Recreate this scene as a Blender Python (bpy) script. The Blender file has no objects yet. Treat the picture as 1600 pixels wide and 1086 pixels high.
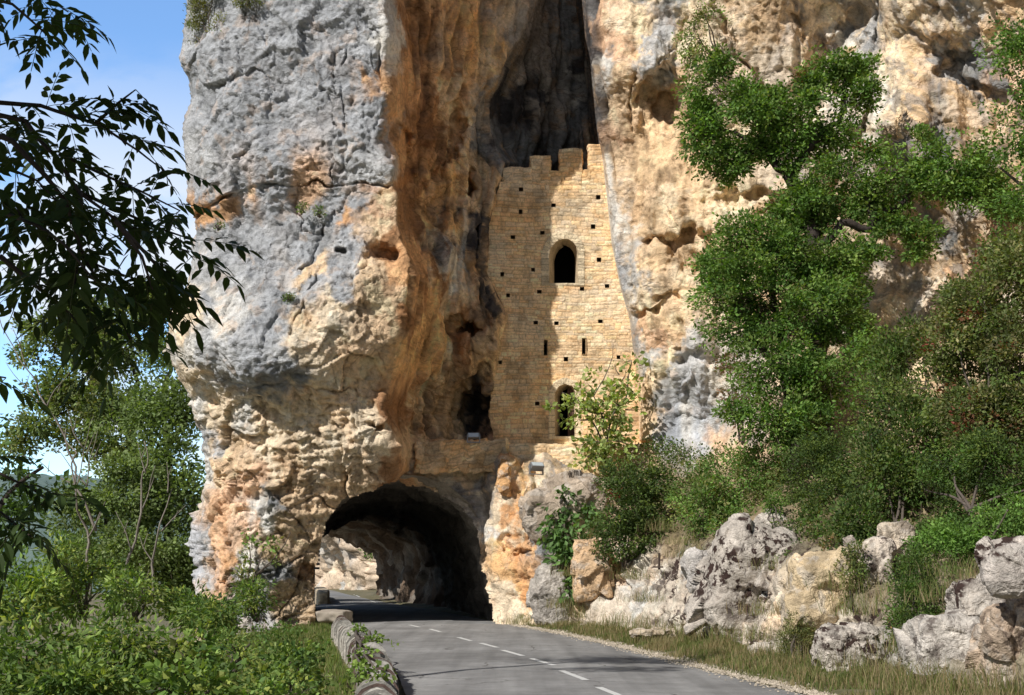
import bpy, math, random
import numpy as np
from mathutils import Vector
random.seed(7); rng = np.random.default_rng(7)
S = bpy.context.scene
COL = S.collection
# ------------------------------------------------------------------ camera
F = 1931.0; PITCH = math.radians(10.33); CH = 1.6
cp, sp = math.cos(PITCH), math.sin(PITCH)
cam = bpy.data.cameras.new('camera'); cam.sensor_width = 36; cam.lens = 36*F/1600
cam.clip_end = 5000; cam.clip_start = 0.05
camo = bpy.data.objects.new('camera', cam); COL.objects.link(camo)
camo.location = (0, 0, CH); camo.rotation_euler = (math.pi/2+PITCH, 0, 0); S.camera = camo
S.view_settings.view_transform = 'Standard'; S.view_settings.look = 'None'; S.view_settings.exposure = 0

def at(px, py, D):
    """world point seen at photo pixel (px,py) whose distance along +Y is D"""
    px = np.asarray(px, float); py = np.asarray(py, float); D = np.asarray(D, float)
    a = (px-800)/F; b = -(py-543)/F
    dy = cp-b*sp; dz = sp+b*cp
    t = D/dy
    return np.stack(np.broadcast_arrays(a*t, D, CH+dz*t), -1)
def gd(px, py, z=0.0):
    b = -(py-543)/F; dy = cp-b*sp; dz = sp+b*cp
    t = (z-CH)/dz
    return np.array([(px-800)/F*t, dy*t, z])
# ------------------------------------------------------------------ noise
_r = np.random.default_rng(11)
PERM = np.concatenate([_r.permutation(256)]*3).astype(np.int32)
GR = _r.normal(size=(256, 3)); GR /= np.linalg.norm(GR, axis=1)[:, None]
def perlin(P):
    P = np.asarray(P, float); sh = P.shape[:-1]; P = P.reshape(-1, 3)
    I = np.floor(P).astype(np.int32); f = P-I; I &= 255
    u = f*f*f*(f*(f*6-15)+10)
    out = np.zeros(len(P))
    for dx in (0, 1):
        wx = u[:, 0] if dx else 1-u[:, 0]
        for dy in (0, 1):
            wy = u[:, 1] if dy else 1-u[:, 1]
            h2 = PERM[PERM[(I[:, 0]+dx) & 255]+((I[:, 1]+dy) & 255)]
            for dz in (0, 1):
                wz = u[:, 2] if dz else 1-u[:, 2]
                g = GR[PERM[h2+((I[:, 2]+dz) & 255)]]
                out += wx*wy*wz*(g[:, 0]*(f[:, 0]-dx)+g[:, 1]*(f[:, 1]-dy)+g[:, 2]*(f[:, 2]-dz))
    return (out*1.5).reshape(sh)
def fbm(P, o=4, g=.5, l=2.03):
    r = 0; a = 1; P = np.asarray(P, float)
    for k in range(o):
        r = r+a*perlin(P+17.3*k); P = P*l; a *= g
    return r
def ridged(P, o=4, g=.5):
    r = 0; a = 1; P = np.asarray(P, float)
    for k in range(o):
        r = r+a*(1-2.2*np.abs(perlin(P+9.1*k))); P = P*2.07; a *= g
    return r
def h3(I, s):
    n = (I[..., 0].astype(np.int64)*73856093) ^ (I[..., 1].astype(np.int64)*19349663) ^ (I[..., 2].astype(np.int64)*83492791) ^ (s*2654435761)
    n = (n ^ (n >> 13))*1274126177 & 0x7fffffff
    n = (n ^ (n >> 16))*668265263 & 0x7fffffff
    return (n & 0xffff)/65535.0
def facets(P, seed=1, tilt=.6):
    """fractured-rock relief: every worley cell is a tilted plane of its own. returns height, edge distance, cell random"""
    P = np.asarray(P, float); sh = P.shape[:-1]; P = P.reshape(-1, 3)
    I = np.floor(P).astype(np.int32); b1 = np.full(len(P), 9.); b2 = np.full(len(P), 9.); hh = np.zeros(len(P)); rr = np.zeros(len(P))
    for dx in (-1, 0, 1):
        for dy in (-1, 0, 1):
            for dz in (-1, 0, 1):
                J = I+np.array([dx, dy, dz], np.int32)
                C = J+np.stack([h3(J, seed), h3(J, seed+1), h3(J, seed+2)], -1)
                V = P-C; d = np.sqrt((V*V).sum(1)); r = h3(J, seed+3)
                T = np.stack([h3(J, seed+4), h3(J, seed+5), h3(J, seed+6)], -1)-.5
                h = (r-.5)+tilt*2*(V*T).sum(1)
                m = d < b1
                b2 = np.where(m, b1, np.minimum(b2, d)); hh = np.where(m, h, hh); rr = np.where(m, r, rr); b1 = np.where(m, d, b1)
    return hh.reshape(sh), (b2-b1).reshape(sh), rr.reshape(sh)
def ss(a, b, x):
    t = np.clip((x-a)/(b-a), 0, 1); return t*t*(3-2*t)
def curve(tab, y):
    t = np.array(tab, float); return np.interp(y, t[:, 0], t[:, 1])
def tps(pts):
    p = np.array(pts, float); X = p[:, :2]/100; v = p[:, 2]; n = len(p)
    def k(r2): return np.where(r2 > 1e-9, .5*r2*np.log(r2+1e-12), 0)
    K = k(((X[:, None]-X[None])**2).sum(-1))+np.eye(n)*.05
    Q = np.c_[np.ones(n), X]; A = np.zeros((n+3, n+3)); A[:n, :n] = K; A[:n, n:] = Q; A[n:, :n] = Q.T
    w = np.linalg.solve(A, np.r_[v, 0, 0, 0])
    def f(x, y):
        x = np.asarray(x)/100; y = np.asarray(y)/100
        r = w[n]+w[n+1]*x+w[n+2]*y
        for i in range(n): r = r+w[i]*k((x-X[i, 0])**2+(y-X[i, 1])**2)
        return r
    return f
def inpoly(x, y, poly):
    r = np.zeros(np.shape(x), bool); n = len(poly)
    for i in range(n):
        x0, y0 = poly[i]; x1, y1 = poly[(i+1) % n]
        if y0 == y1: continue
        c = ((y0 > y) != (y1 > y)) & (x < (x1-x0)*(y-y0)/(y1-y0)+x0); r ^= c
    return r
def dpoly(x, y, poly, closed=True):
    d = np.full(np.shape(x), 1e9); n = len(poly)
    for i in range(n if closed else n-1):
        x0, y0 = poly[i]; x1, y1 = poly[(i+1) % n]
        ex, ey = x1-x0, y1-y0; t = np.clip(((x-x0)*ex+(y-y0)*ey)/(ex*ex+ey*ey+1e-9), 0, 1)
        d = np.minimum(d, np.hypot(x-x0-t*ex, y-y0-t*ey))
    return d
# ------------------------------------------------------------------ mesh helpers
def tag(o, label=None, cat=None, group=None, kind=None):
    if label: o['label'] = label
    if cat: o['category'] = cat
    if group: o['group'] = group
    if kind: o['kind'] = kind
    return o
def thing(name, label, cat, loc=(0, 0, 0), group=None):
    o = bpy.data.objects.new(name, None); COL.objects.link(o); o.location = [float(v) for v in loc]
    o.empty_display_size = .2
    return tag(o, label, cat, group)
def mesh(name, V, Fc, mat, parent=None, col=None, smooth=True, k=4, attrs=None):
    """V (n,3); Fc (m,k) numpy index array, or list of polygons; col (n,3) per vertex"""
    V = np.asarray(V, float).reshape(-1, 3); me = bpy.data.meshes.new(name)
    if parent is not None: V = V-np.array(parent.location)[None]
    if isinstance(Fc, np.ndarray):
        m, kk = Fc.shape
        me.vertices.add(len(V)); me.vertices.foreach_set('co', V.astype(np.float32).ravel())
        me.loops.add(m*kk); me.loops.foreach_set('vertex_index', Fc.astype(np.int32).ravel())
        me.polygons.add(m); me.polygons.foreach_set('loop_start', np.arange(0, m*kk, kk, dtype=np.int32))
        me.update(calc_edges=True)
    else:
        me.from_pydata(V.tolist(), [], Fc)
    me.polygons.foreach_set('use_smooth', np.full(len(me.polygons), smooth, bool))
    if col is not None:
        a = me.color_attributes.new('Col', 'FLOAT_COLOR', 'POINT')
        c = np.ones((len(V), 4), np.float32); c[:, :3] = np.asarray(col); a.data.foreach_set('color', c.ravel())
    for kx, v in (attrs or {}).items():
        a = me.attributes.new(kx, 'FLOAT', 'POINT'); a.data.foreach_set('value', np.asarray(v, np.float32).ravel())
    me.materials.append(mat); me.update()
    o = bpy.data.objects.new(name, me); COL.objects.link(o)
    if parent is not None: o.parent = parent
    return o
def grid_faces(nr, nc, keep=None, flip=False):
    i = np.arange(nr*nc).reshape(nr, nc)
    q = np.stack([i[:-1, :-1], i[1:, :-1], i[1:, 1:], i[:-1, 1:]], -1).reshape(-1, 4)
    if flip: q = q[:, ::-1]
    if keep is not None: q = q[keep.reshape(-1)]
    return q
def compact(V, Q, *arr):
    u, inv = np.unique(Q, return_inverse=True)
    return (V[u], inv.reshape(Q.shape))+tuple(a[u] for a in arr)
class MB:
    def __init__(s): s.V = []; s.F = []; s.C = []; s.n = 0
    def add(s, V, Fs, c=None):
        s.V.append(np.asarray(V, float)); s.F += [tuple(i+s.n for i in f) for f in Fs]
        s.C.append(np.tile(np.array(c if c is not None else (.5, .5, .5)), (len(V), 1))); s.n += len(V)
    def box(s, c, h, rz=0, col=None, tilt=(0, 0), jit=0, rnd=None):
        cx, cy, cz = c; hx, hy, hz = h
        P = np.array([[x, y, z] for x in (-hx, hx) for y in (-hy, hy) for z in (-hz, hz)])
        if jit: P = P+(rnd or rng).uniform(-jit, jit, P.shape)
        R = np.array([[math.cos(rz), -math.sin(rz), 0], [math.sin(rz), math.cos(rz), 0], [0, 0, 1]])
        tx, ty = tilt
        Rx = np.array([[1, 0, 0], [0, math.cos(tx), -math.sin(tx)], [0, math.sin(tx), math.cos(tx)]])
        Ry = np.array([[math.cos(ty), 0, math.sin(ty)], [0, 1, 0], [-math.sin(ty), 0, math.cos(ty)]])
        s.add(P@(R@Rx@Ry).T+np.array(c), [(0, 1, 3, 2), (4, 6, 7, 5), (0, 4, 5, 1), (2, 3, 7, 6), (0, 2, 6, 4), (1, 5, 7, 3)], col)
    def tube(s, P, R, n=6, col=None, cap=True):
        P = np.asarray(P, float); m = len(P); R = np.broadcast_to(R, (m,)); T = np.gradient(P, axis=0); T /= np.linalg.norm(T, axis=1)[:, None]+1e-9
        ref = np.array([0, 0, 1.]) if abs(T[0, 2]) < .8 else np.array([1., 0, 0])
        V = []
        for i in range(m):
            a = np.cross(T[i], ref); a /= np.linalg.norm(a)+1e-9; b = np.cross(T[i], a)
            ref = ref-T[i]*ref.dot(T[i]) if True else ref; ref /= np.linalg.norm(ref)+1e-9
            for k in range(n):
                th = 2*math.pi*k/n; V.append(P[i]+R[i]*(math.cos(th)*a+math.sin(th)*b))
        Fs = [(i*n+k, i*n+(k+1) % n, (i+1)*n+(k+1) % n, (i+1)*n+k) for i in range(m-1) for k in range(n)]
        if cap: Fs += [tuple(range(n))[::-1], tuple((m-1)*n+k for k in range(n))]
        s.add(V, Fs, col)
    def build(s, name, mat, parent=None, smooth=False):
        return mesh(name, np.concatenate(s.V), s.F, mat, parent, np.concatenate(s.C), smooth)
# ------------------------------------------------------------------ materials
def newmat(name):
    m = bpy.data.materials.new(name); m.use_nodes = True; nt = m.node_tree; nt.nodes.clear()
    o = nt.nodes.new('ShaderNodeOutputMaterial'); return m, nt, o
def N(nt, t, **kw):
    n = nt.nodes.new('ShaderNode'+t)
    for k, v in kw.items():
        if hasattr(n, k): setattr(n, k, v)
        else: n.inputs[k.replace('_', ' ')].default_value = v
    return n
def ramp(nt, src, stops, interp='LINEAR'):
    r = nt.nodes.new('ShaderNodeValToRGB'); r.color_ramp.interpolation = interp
    e = r.color_ramp.elements
    while len(e) < len(stops): e.new(.5)
    for x, (p, c) in zip(e, stops):
        x.position = p; x.color = (c, c, c, 1) if not isinstance(c, tuple) else c+(1,)
    nt.links.new(src, r.inputs[0]); return r.outputs[0]
def mix(nt, a, b, f, mode='MIX'):
    m = nt.nodes.new('ShaderNodeMix'); m.data_type = 'RGBA'; m.blend_type = mode
    for s, v in ((6, a), (7, b), (0, f)):
        if isinstance(v, bpy.types.NodeSocket): nt.links.new(v, m.inputs[s])
        elif s == 0: m.inputs[0].default_value = v
        else: m.inputs[s].default_value = tuple(v)+(1,)
    return m.outputs[2]
def noise(nt, scale, detail=6, rough=.6, vec=None, dist=0):
    n = N(nt, 'TexNoise'); n.inputs['Scale'].default_value = scale; n.inputs['Detail'].default_value = detail
    n.inputs['Roughness'].default_value = rough; n.inputs['Distortion'].default_value = dist
    if vec is not None: nt.links.new(vec, n.inputs['Vector'])
    return n.outputs[0]
def rock_mat(name, lichen=0.0, bump=.5, base=None, fine=1.0, frac=.5):
    m, nt, o = newmat(name); L = nt.links.new
    tc = N(nt, 'TexCoord'); geo = tc.outputs['Object']
    if base is None: c = N(nt, 'Attribute', attribute_name='Col').outputs['Color']
    else:
        rgb = N(nt, 'RGB'); rgb.outputs[0].default_value = base+(1,); c = rgb.outputs[0]
    n1 = noise(nt, 1.1*fine, 9, .62, geo); n2 = noise(nt, 7*fine, 8, .7, geo); n3 = noise(nt, 38*fine, 4, .7, geo)
    c = mix(nt, c, ramp(nt, n1, [(.28, .70), (.5, 1.10), (.72, 1.30)]), 1, 'MULTIPLY')
    c = mix(nt, c, ramp(nt, n2, [(.3, .66), (.52, 1.10), (.75, 1.32)]), .9, 'MULTIPLY')
    c = mix(nt, c, ramp(nt, n3, [(.3, .74), (.55, 1.1), (.75, 1.25)]), .7, 'MULTIPLY')
    # crisp hairline fractures, gated so that whole slabs stay clean
    wn = N(nt, 'TexNoise'); wn.inputs['Scale'].default_value = 1.3*fine; wn.inputs['Detail'].default_value = 6; L(geo, wn.inputs['Vector'])
    wm = N(nt, 'VectorMath', operation='SCALE'); wm.inputs['Scale'].default_value = .9/fine; L(wn.outputs[1], wm.inputs[0])
    wa = N(nt, 'VectorMath', operation='ADD'); L(geo, wa.inputs[0]); L(wm.outputs[0], wa.inputs[1])
    ws = N(nt, 'Mapping'); ws.inputs['Scale'].default_value = (.55, .55, .95); L(wa.outputs[0], ws.inputs[0])
    v1 = N(nt, 'TexVoronoi', feature='DISTANCE_TO_EDGE'); v1.inputs['Scale'].default_value = 1.5*fine; L(ws.outputs[0], v1.inputs['Vector'])
    v2 = N(nt, 'TexVoronoi', feature='DISTANCE_TO_EDGE'); v2.inputs['Scale'].default_value = 5*fine; L(ws.outputs[0], v2.inputs['Vector'])
    gt = noise(nt, .5*fine, 4, .6, geo)
    k1 = N(nt, 'Math', operation='MULTIPLY'); L(ramp(nt, v1.outputs[0], [(0., 1.), (.035, 0.)]), k1.inputs[0]); L(ramp(nt, gt, [(.46, 0.), (.54, 1.)]), k1.inputs[1])
    k2 = N(nt, 'Math', operation='MULTIPLY'); L(ramp(nt, v2.outputs[0], [(0., .8), (.06, 0.)]), k2.inputs[0]); L(ramp(nt, n1, [(.48, 0.), (.58, 1.)]), k2.inputs[1])
    kk = N(nt, 'Math', operation='MAXIMUM'); L(k1.outputs[0], kk.inputs[0]); L(k2.outputs[0], kk.inputs[1])
    fr = N(nt, 'Math', operation='MULTIPLY'); L(kk.outputs[0], fr.inputs[0]); fr.inputs[1].default_value = frac
    c = mix(nt, c, mix(nt, c, (.22, .19, .17), 1, 'MULTIPLY'), fr.outputs[0])
    if lichen > 0:
        la = noise(nt, 3.2*fine, 7, .66, geo); lb = noise(nt, 1.0*fine, 3, .5, geo)
        s = N(nt, 'Math', operation='MULTIPLY'); L(ramp(nt, la, [(.50, 0.), (.55, 1.)]), s.inputs[0]); L(ramp(nt, lb, [(.42, 0.), (.52, 1.)]), s.inputs[1])
        a = N(nt, 'Attribute', attribute_name='lichen'); s2 = N(nt, 'Math', operation='MULTIPLY'); L(s.outputs[0], s2.inputs[0]); L(a.outputs['Fac'], s2.inputs[1])
        c = mix(nt, c, (.055, .035, .03), s2.outputs[0])
    b = N(nt, 'BsdfPrincipled'); b.inputs['Roughness'].default_value = .95; b.inputs['Specular IOR Level'].default_value = .15
    L(c, b.inputs['Base Color'])
    v3 = N(nt, 'TexVoronoi', feature='F1'); v3.inputs['Scale'].default_value = 3.2*fine; v3.inputs['Detail'].default_value = 4; v3.inputs['Roughness'].default_value = .7; L(ws.outputs[0], v3.inputs['Vector'])
    hv = N(nt, 'Math', operation='MULTIPLY'); hv.inputs[1].default_value = 1.1; L(v3.outputs['Distance'], hv.inputs[0])
    hs = N(nt, 'Math', operation='SUBTRACT'); L(n2, hs.inputs[0]); L(hv.outputs[0], hs.inputs[1])
    hn = N(nt, 'Math', operation='ADD'); L(hs.outputs[0], hn.inputs[0])
    h2 = N(nt, 'Math', operation='MULTIPLY'); h2.inputs[1].default_value = .35; L(n3, h2.inputs[0]); L(h2.outputs[0], hn.inputs[1])
    h3_ = N(nt, 'Math', operation='SUBTRACT'); L(hn.outputs[0], h3_.inputs[0]); L(fr.outputs[0], h3_.inputs[1]); hn = h3_
    bp = N(nt, 'Bump'); bp.inputs['Strength'].default_value = bump; bp.inputs['Distance'].default_value = .12; L(hn.outputs[0], bp.inputs['Height'])
    L(bp.outputs[0], b.inputs['Normal']); L(b.outputs[0], o.inputs[0]); return m
def plain(name, col, rough=.8, nz=8, amt=.3, metal=0, bump=.15, attr=False):
    m, nt, o = newmat(name); L = nt.links.new; tc = N(nt, 'TexCoord').outputs['Object']
    n = noise(nt, nz, 8, .65, tc)
    c = N(nt, 'Attribute', attribute_name='Col').outputs['Color'] if attr else None
    c = mix(nt, c if attr else col, ramp(nt, n, [(.25, 1-amt), (.75, 1+amt)]), 1, 'MULTIPLY')
    b = N(nt, 'BsdfPrincipled'); b.inputs['Roughness'].default_value = rough; b.inputs['Metallic'].default_value = metal
    b.inputs['Specular IOR Level'].default_value = .3
    L(c, b.inputs['Base Color']); bp = N(nt, 'Bump'); bp.inputs['Strength'].default_value = bump; bp.inputs['Distance'].default_value = .03
    L(n, bp.inputs['Height']); L(bp.outputs[0], b.inputs['Normal']); L(b.outputs[0], o.inputs[0]); return m
def leaf_mat(name, trans=.35, gloss=.6):
    m, nt, o = newmat(name); L = nt.links.new
    c = N(nt, 'Attribute', attribute_name='Col').outputs['Color']
    b = N(nt, 'BsdfPrincipled'); b.inputs['Roughness'].default_value = gloss; b.inputs['Specular IOR Level'].default_value = .22; L(c, b.inputs['Base Color'])
    t = N(nt, 'BsdfTranslucent'); L(mix(nt, c, (1.5, 1.6, .5), 1, 'MULTIPLY'), t.inputs['Color'])
    ms = N(nt, 'MixShader'); ms.inputs[0].default_value = trans; L(b.outputs[0], ms.inputs[1]); L(t.outputs[0], ms.inputs[2]); L(ms.outputs[0], o.inputs[0]); return m
M_CLIFF = rock_mat('limestone cliff', 1.0, .48)
M_ROCK = rock_mat('lichen boulder', 1.0, .55, fine=1.6, frac=.3)
M_WALL = rock_mat('masonry stone', 0, .35, fine=2, frac=0)
M_LEAF = leaf_mat('leaf'); M_LEAFD = leaf_mat('dark leaf', .3)
M_GRASS = leaf_mat('grass blade', .3, .7)
M_BARK = plain('bark', (.11, .09, .075), .95, 14, .5, 0, .6); M_BARKD = plain('dark oak bark', (.045, .035, .03), .95, 14, .5, 0, .6)
M_PALE = plain('pale dead wood', (.24, .21, .18), .9, 20, .3)
M_METAL = plain('grey painted metal', (.27, .28, .29), .45, 20, .15, .5)
M_GLASS = plain('lamp glass', (.55, .62, .68), .12, 20, .1, .2)
M_DOOR = plain('old door planks', (.12, .07, .05), .8, 9, .5)
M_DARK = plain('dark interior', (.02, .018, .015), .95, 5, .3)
M_WOOD = plain('weathered post', (.07, .05, .04), .9, 16, .4)
M_WHITE = plain('white sign', (.75, .76, .78), .6, 20, .1)
M_CONC = plain('old concrete', (.36, .31, .25), .95, 4, .35, bump=.5)
M_SLAB = plain('edge set slab', (.4, .38, .36), .95, 14, .5, bump=.6, attr=True)
# ------------------------------------------------------------------ world and sun
SD = Vector((-.56, -.61, .70)).normalized()
elev = math.asin(SD.z); azim = math.atan2(SD.x, SD.y)
w = bpy.data.worlds.new('World'); S.world = w; w.use_nodes = True; nt = w.node_tree; nt.nodes.clear(); L = nt.links.new
wo = N(nt, 'OutputWorld'); bg = N(nt, 'Background'); sky = N(nt, 'TexSky'); sky.sky_type = 'NISHITA'; sky.sun_disc = False
sky.sun_elevation = elev; sky.sun_rotation = azim; sky.air_density = 1.0; sky.dust_density = .3; sky.ozone_density = 2.0; sky.altitude = 300
tc = N(nt, 'TexCoord'); mp = N(nt, 'Mapping'); mp.inputs['Scale'].default_value = (1, 1, 1.7); mp.inputs['Location'].default_value = (0.35, 0.1, -.05); L(tc.outputs['Generated'], mp.inputs[0])
n = noise(nt, 4.2, 9, .55, mp.outputs[0], .3)
sx = N(nt, 'SeparateXYZ'); L(tc.outputs['Generated'], sx.inputs[0])
lowm = ramp(nt, sx.outputs[2], [(.0, 1.), (.27, .9), (.40, .0)])
cl = ramp(nt, n, [(.49, 0.), (.59, 1.)])
mu = N(nt, 'Math', operation='MULTIPLY'); L(cl, mu.inputs[0]); L(lowm, mu.inputs[1])
skc = mix(nt, sky.outputs[0], ramp(nt, sx.outputs[1], [(.25, (.46, .45, .44)), (.8, (1.0, 1.0, 1.0))]), 1, 'MULTIPLY'); skc = mix(nt, skc, ramp(nt, sx.outputs[1], [(.25, (.40, .385, .38)), (.8, (.78, .93, 1.0))]), 1, 'MULTIPLY'); skc = mix(nt, skc, (2.55, 2.55, 2.65), 1, 'MULTIPLY')  # sky graded by direction: brighter ahead, dimmed overhead and behind to cut fill
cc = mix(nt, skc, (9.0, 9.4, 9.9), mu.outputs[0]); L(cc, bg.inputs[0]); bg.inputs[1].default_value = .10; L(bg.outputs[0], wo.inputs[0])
sl = bpy.data.lights.new('sun', 'SUN'); sl.energy = 5.0; sl.angle = math.radians(.53); sl.color = (1, .96, .90)
so = bpy.data.objects.new('sun', sl); COL.objects.link(so); so.rotation_euler = (-SD).to_track_quat('-Z', 'Y').to_euler(); so.location = (-10, -10, 30)
# ================================================================== CLIFF
SIL = [(-320, 280), (0, 292), (60, 286), (90, 280), (130, 296), (150, 300), (200, 285), (250, 288), (310, 292), (340, 305), (370, 309), (450, 290), (480, 270), (540, 263), (580, 275), (620, 300), (660, 312), (700, 316), (760, 317), (800, 303), (850, 300), (930, 303), (1115, 305)]
X1 = [(-320, 682), (-100, 632), (0, 603), (200, 603), (290, 612), (300, 618), (340, 622), (380, 630), (430, 648), (520, 640), (600, 612), (640, 600), (700, 625), (735, 622), (760, 600), (1115, 590)]
XL = [(-320, 865), (0, 838), (60, 820), (100, 795), (150, 772), (190, 768), (230, 775), (255, 795), (290, 788), (350, 770), (430, 763), (490, 795), (520, 790), (600, 778), (650, 772), (700, 785)]
XR = [(-320, 910), (0, 915), (100, 925), (200, 935), (250, 943), (380, 957), (450, 972), (500, 986), (560, 994), (640, 1000), (700, 1002)]
POR = [(490, 1200), (488, 975), (487, 930), (490, 885), (500, 840), (518, 800), (542, 775), (580, 760), (620, 752), (660, 756), (700, 772), (728, 796), (748, 835), (762, 880), (772, 930), (781, 975), (785, 1200)]
DL = tps([(300, -300, 41), (450, -300, 39.5), (600, -300, 38.5), (300, 0, 39.7), (450, 0, 38.6), (600, 0, 38.0), (300, 150, 39.1), (450, 150, 38.3), (590, 150, 37.8), (540, 60, 38.0),
    (300, 275, 38.9), (450, 275, 38.1), (600, 275, 37.7), (320, 345, 39.3), (450, 320, 38.5), (600, 320, 38.2), (300, 450, 38.6), (450, 450, 37.5), (560, 440, 37.1), (630, 440, 37.3),
    (280, 540, 38.0), (400, 550, 36.9), (500, 560, 36.9), (600, 540, 37.5), (290, 590, 38.3), (400, 592, 37.1), (500, 590, 37.1), (330, 625, 39.2), (410, 620, 38.1), (500, 615, 37.7), (600, 600, 37.9),
    (330, 700, 39.5), (420, 680, 38.9), (520, 670, 38.2), (610, 690, 38.0), (330, 800, 39.4), (420, 800, 39.0), (500, 770, 39.2), (600, 735, 38.9), (310, 880, 38.9), (400, 900, 39.0), (480, 900, 39.7), (310, 1100, 38.6), (400, 1100, 38.8), (500, 1100, 39.8)])
DM = tps([(640, -300, 41), (760, -300, 43.5), (640, 0, 40.6), (750, 0, 42.6), (830, 0, 44), (640, 120, 40.4), (700, 100, 41.8), (640, 220, 40.0), (700, 200, 42.6), (760, 200, 43.5), (620, 290, 40), (625, 360, 40.6), (660, 320, 42.6), (740, 340, 43.0), (790, 330, 43.3),
    (660, 420, 40.5), (700, 440, 42.2), (650, 520, 40.6), (700, 520, 42.8), (760, 500, 42.6), (640, 600, 41.8), (700, 600, 43.2), (760, 600, 43.8), (640, 680, 42.0), (700, 680, 43.5), (770, 680, 43.8), (740, 640, 45.4),
    (850, 700, 43.5), (950, 700, 43)])
DM2 = tps([(600, 690, 41.0), (640, 690, 41.6), (770, 690, 42.4), (640, 740, 41.3), (770, 740, 42.0), (700, 800, 41.6), (780, 900, 41.4), (780, 1000, 41.0), (500, 900, 40.0), (500, 1100, 40.0), (780, 1100, 41.0)])
DR = tps([(940, -300, 43.0), (1100, -300, 41), (1300, -300, 37.5), (1600, -300, 31.5), (1850, -300, 27.5), (920, 0, 43.0), (1000, 0, 41.8), (1050, 40, 41.6), (1200, 0, 39), (1200, 120, 40), (1300, 70, 40), (1350, 20, 39.5), (1400, 0, 36.2), (1430, 150, 36), (1420, 260, 36.4), (1500, 100, 36.4), (1560, 60, 34.5), (1600, 200, 34.5), (1750, 0, 29), (1750, 300, 29.5),
    (950, 250, 42.8), (1020, 110, 40.9), (1040, 170, 42), (1060, 250, 41.3), (1100, 310, 40.7), (1200, 330, 40.2), (1350, 360, 39), (1500, 400, 37), (1600, 350, 34),
    (965, 400, 42.6), (1000, 400, 41.9), (1080, 320, 41.0), (1080, 450, 40.9), (1100, 500, 40.8), (1300, 450, 39.2), (1380, 540, 36.8), (1500, 500, 36), (1600, 500, 33),
    (1000, 550, 42.2), (1020, 640, 42.2), (1060, 560, 41.0), (1090, 600, 41.0), (1070, 690, 41.2), (1120, 690, 41.3),
    (1000, 715, 41.8), (930, 712, 42.6), (1200, 680, 38), (1400, 640, 33.5), (1600, 600, 29), (1800, 600, 26),
    (790, 730, 41.6), (810, 800, 40.3), (800, 970, 39.8), (850, 975, 38.2), (870, 860, 39.0), (830, 745, 41.2), (900, 750, 40.8), (940, 975, 35.8), (950, 900, 37.1), (950, 840, 37.9), (940, 800, 39.2),
    (1080, 995, 29.6), (1080, 930, 30.8), (1080, 865, 32.4), (1080, 800, 36), (1100, 750, 38.8),
    (1230, 1020, 24.4), (1230, 950, 25.3), (1210, 850, 27.8), (1230, 780, 31), (1230, 720, 35.5),
    (1380, 1045, 20.2), (1380, 950, 21.6), (1380, 870, 24), (1400, 780, 28), (1400, 700, 31.5), (1500, 1085, 17.0), (1500, 990, 18.6), (1500, 900, 21), (1550, 820, 24), (1550, 700, 27.5),
    (1620, 1110, 14.8), (1620, 960, 17.3), (1650, 850, 20), (1750, 700, 24), (1850, 1110, 12.5), (1850, 850, 16), (850, 1110, 38), (1080, 1110, 28.5), (1300, 1110, 21.5)])
MOR_TOP = -320
def wob(px, py, f, a, s=0):
    z = px*0+s; return px+a*fbm(np.stack([px*f, py*f, z], -1), 3), py+a*fbm(np.stack([px*f, py*f, z+40], -1), 3)
def niche(px, py, cx, cy, rx, ry, dep, rot=0):
    m_ = (np.abs(px-cx) < 3*max(rx, ry)) & (np.abs(py-cy) < 3*max(rx, ry)); o = np.zeros(px.shape)
    if m_.any():
        qx, qy = wob(px[m_], py[m_], .03, 9+.12*(rx+ry)); o[m_] = niche0(qx, qy, cx, cy, rx, ry, dep, rot)
    return o
def niche0(px, py, cx, cy, rx, ry, dep, rot=0):
    c, s = math.cos(rot), math.sin(rot); x = (px-cx)*c+(py-cy)*s; y = -(px-cx)*s+(py-cy)*c
    q = (x/rx)**2+(y/ry)**2
    return dep*np.exp(-q**2*.9)
def crack(px, py, line, wid, dep):
    l = np.array(line, float); m_ = (px > l[:, 0].min()-25) & (px < l[:, 0].max()+25) & (py > l[:, 1].min()-25) & (py < l[:, 1].max()+25); o = np.zeros(px.shape)
    if m_.any():
        x, y = px[m_], py[m_]; qx, qy = wob(x, y, .04, 7); w_ = wid*(.6+.6*np.abs(perlin(np.stack([x*.05, y*.05, x*0+7], -1)))); o[m_] = dep*(.2+.65*ss(-.4, .4, perlin(np.stack([x*.03, y*.03, x*0+3], -1))))*np.exp(-(dpoly(qx, qy, line, False)/w_)**2)
    return o
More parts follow.
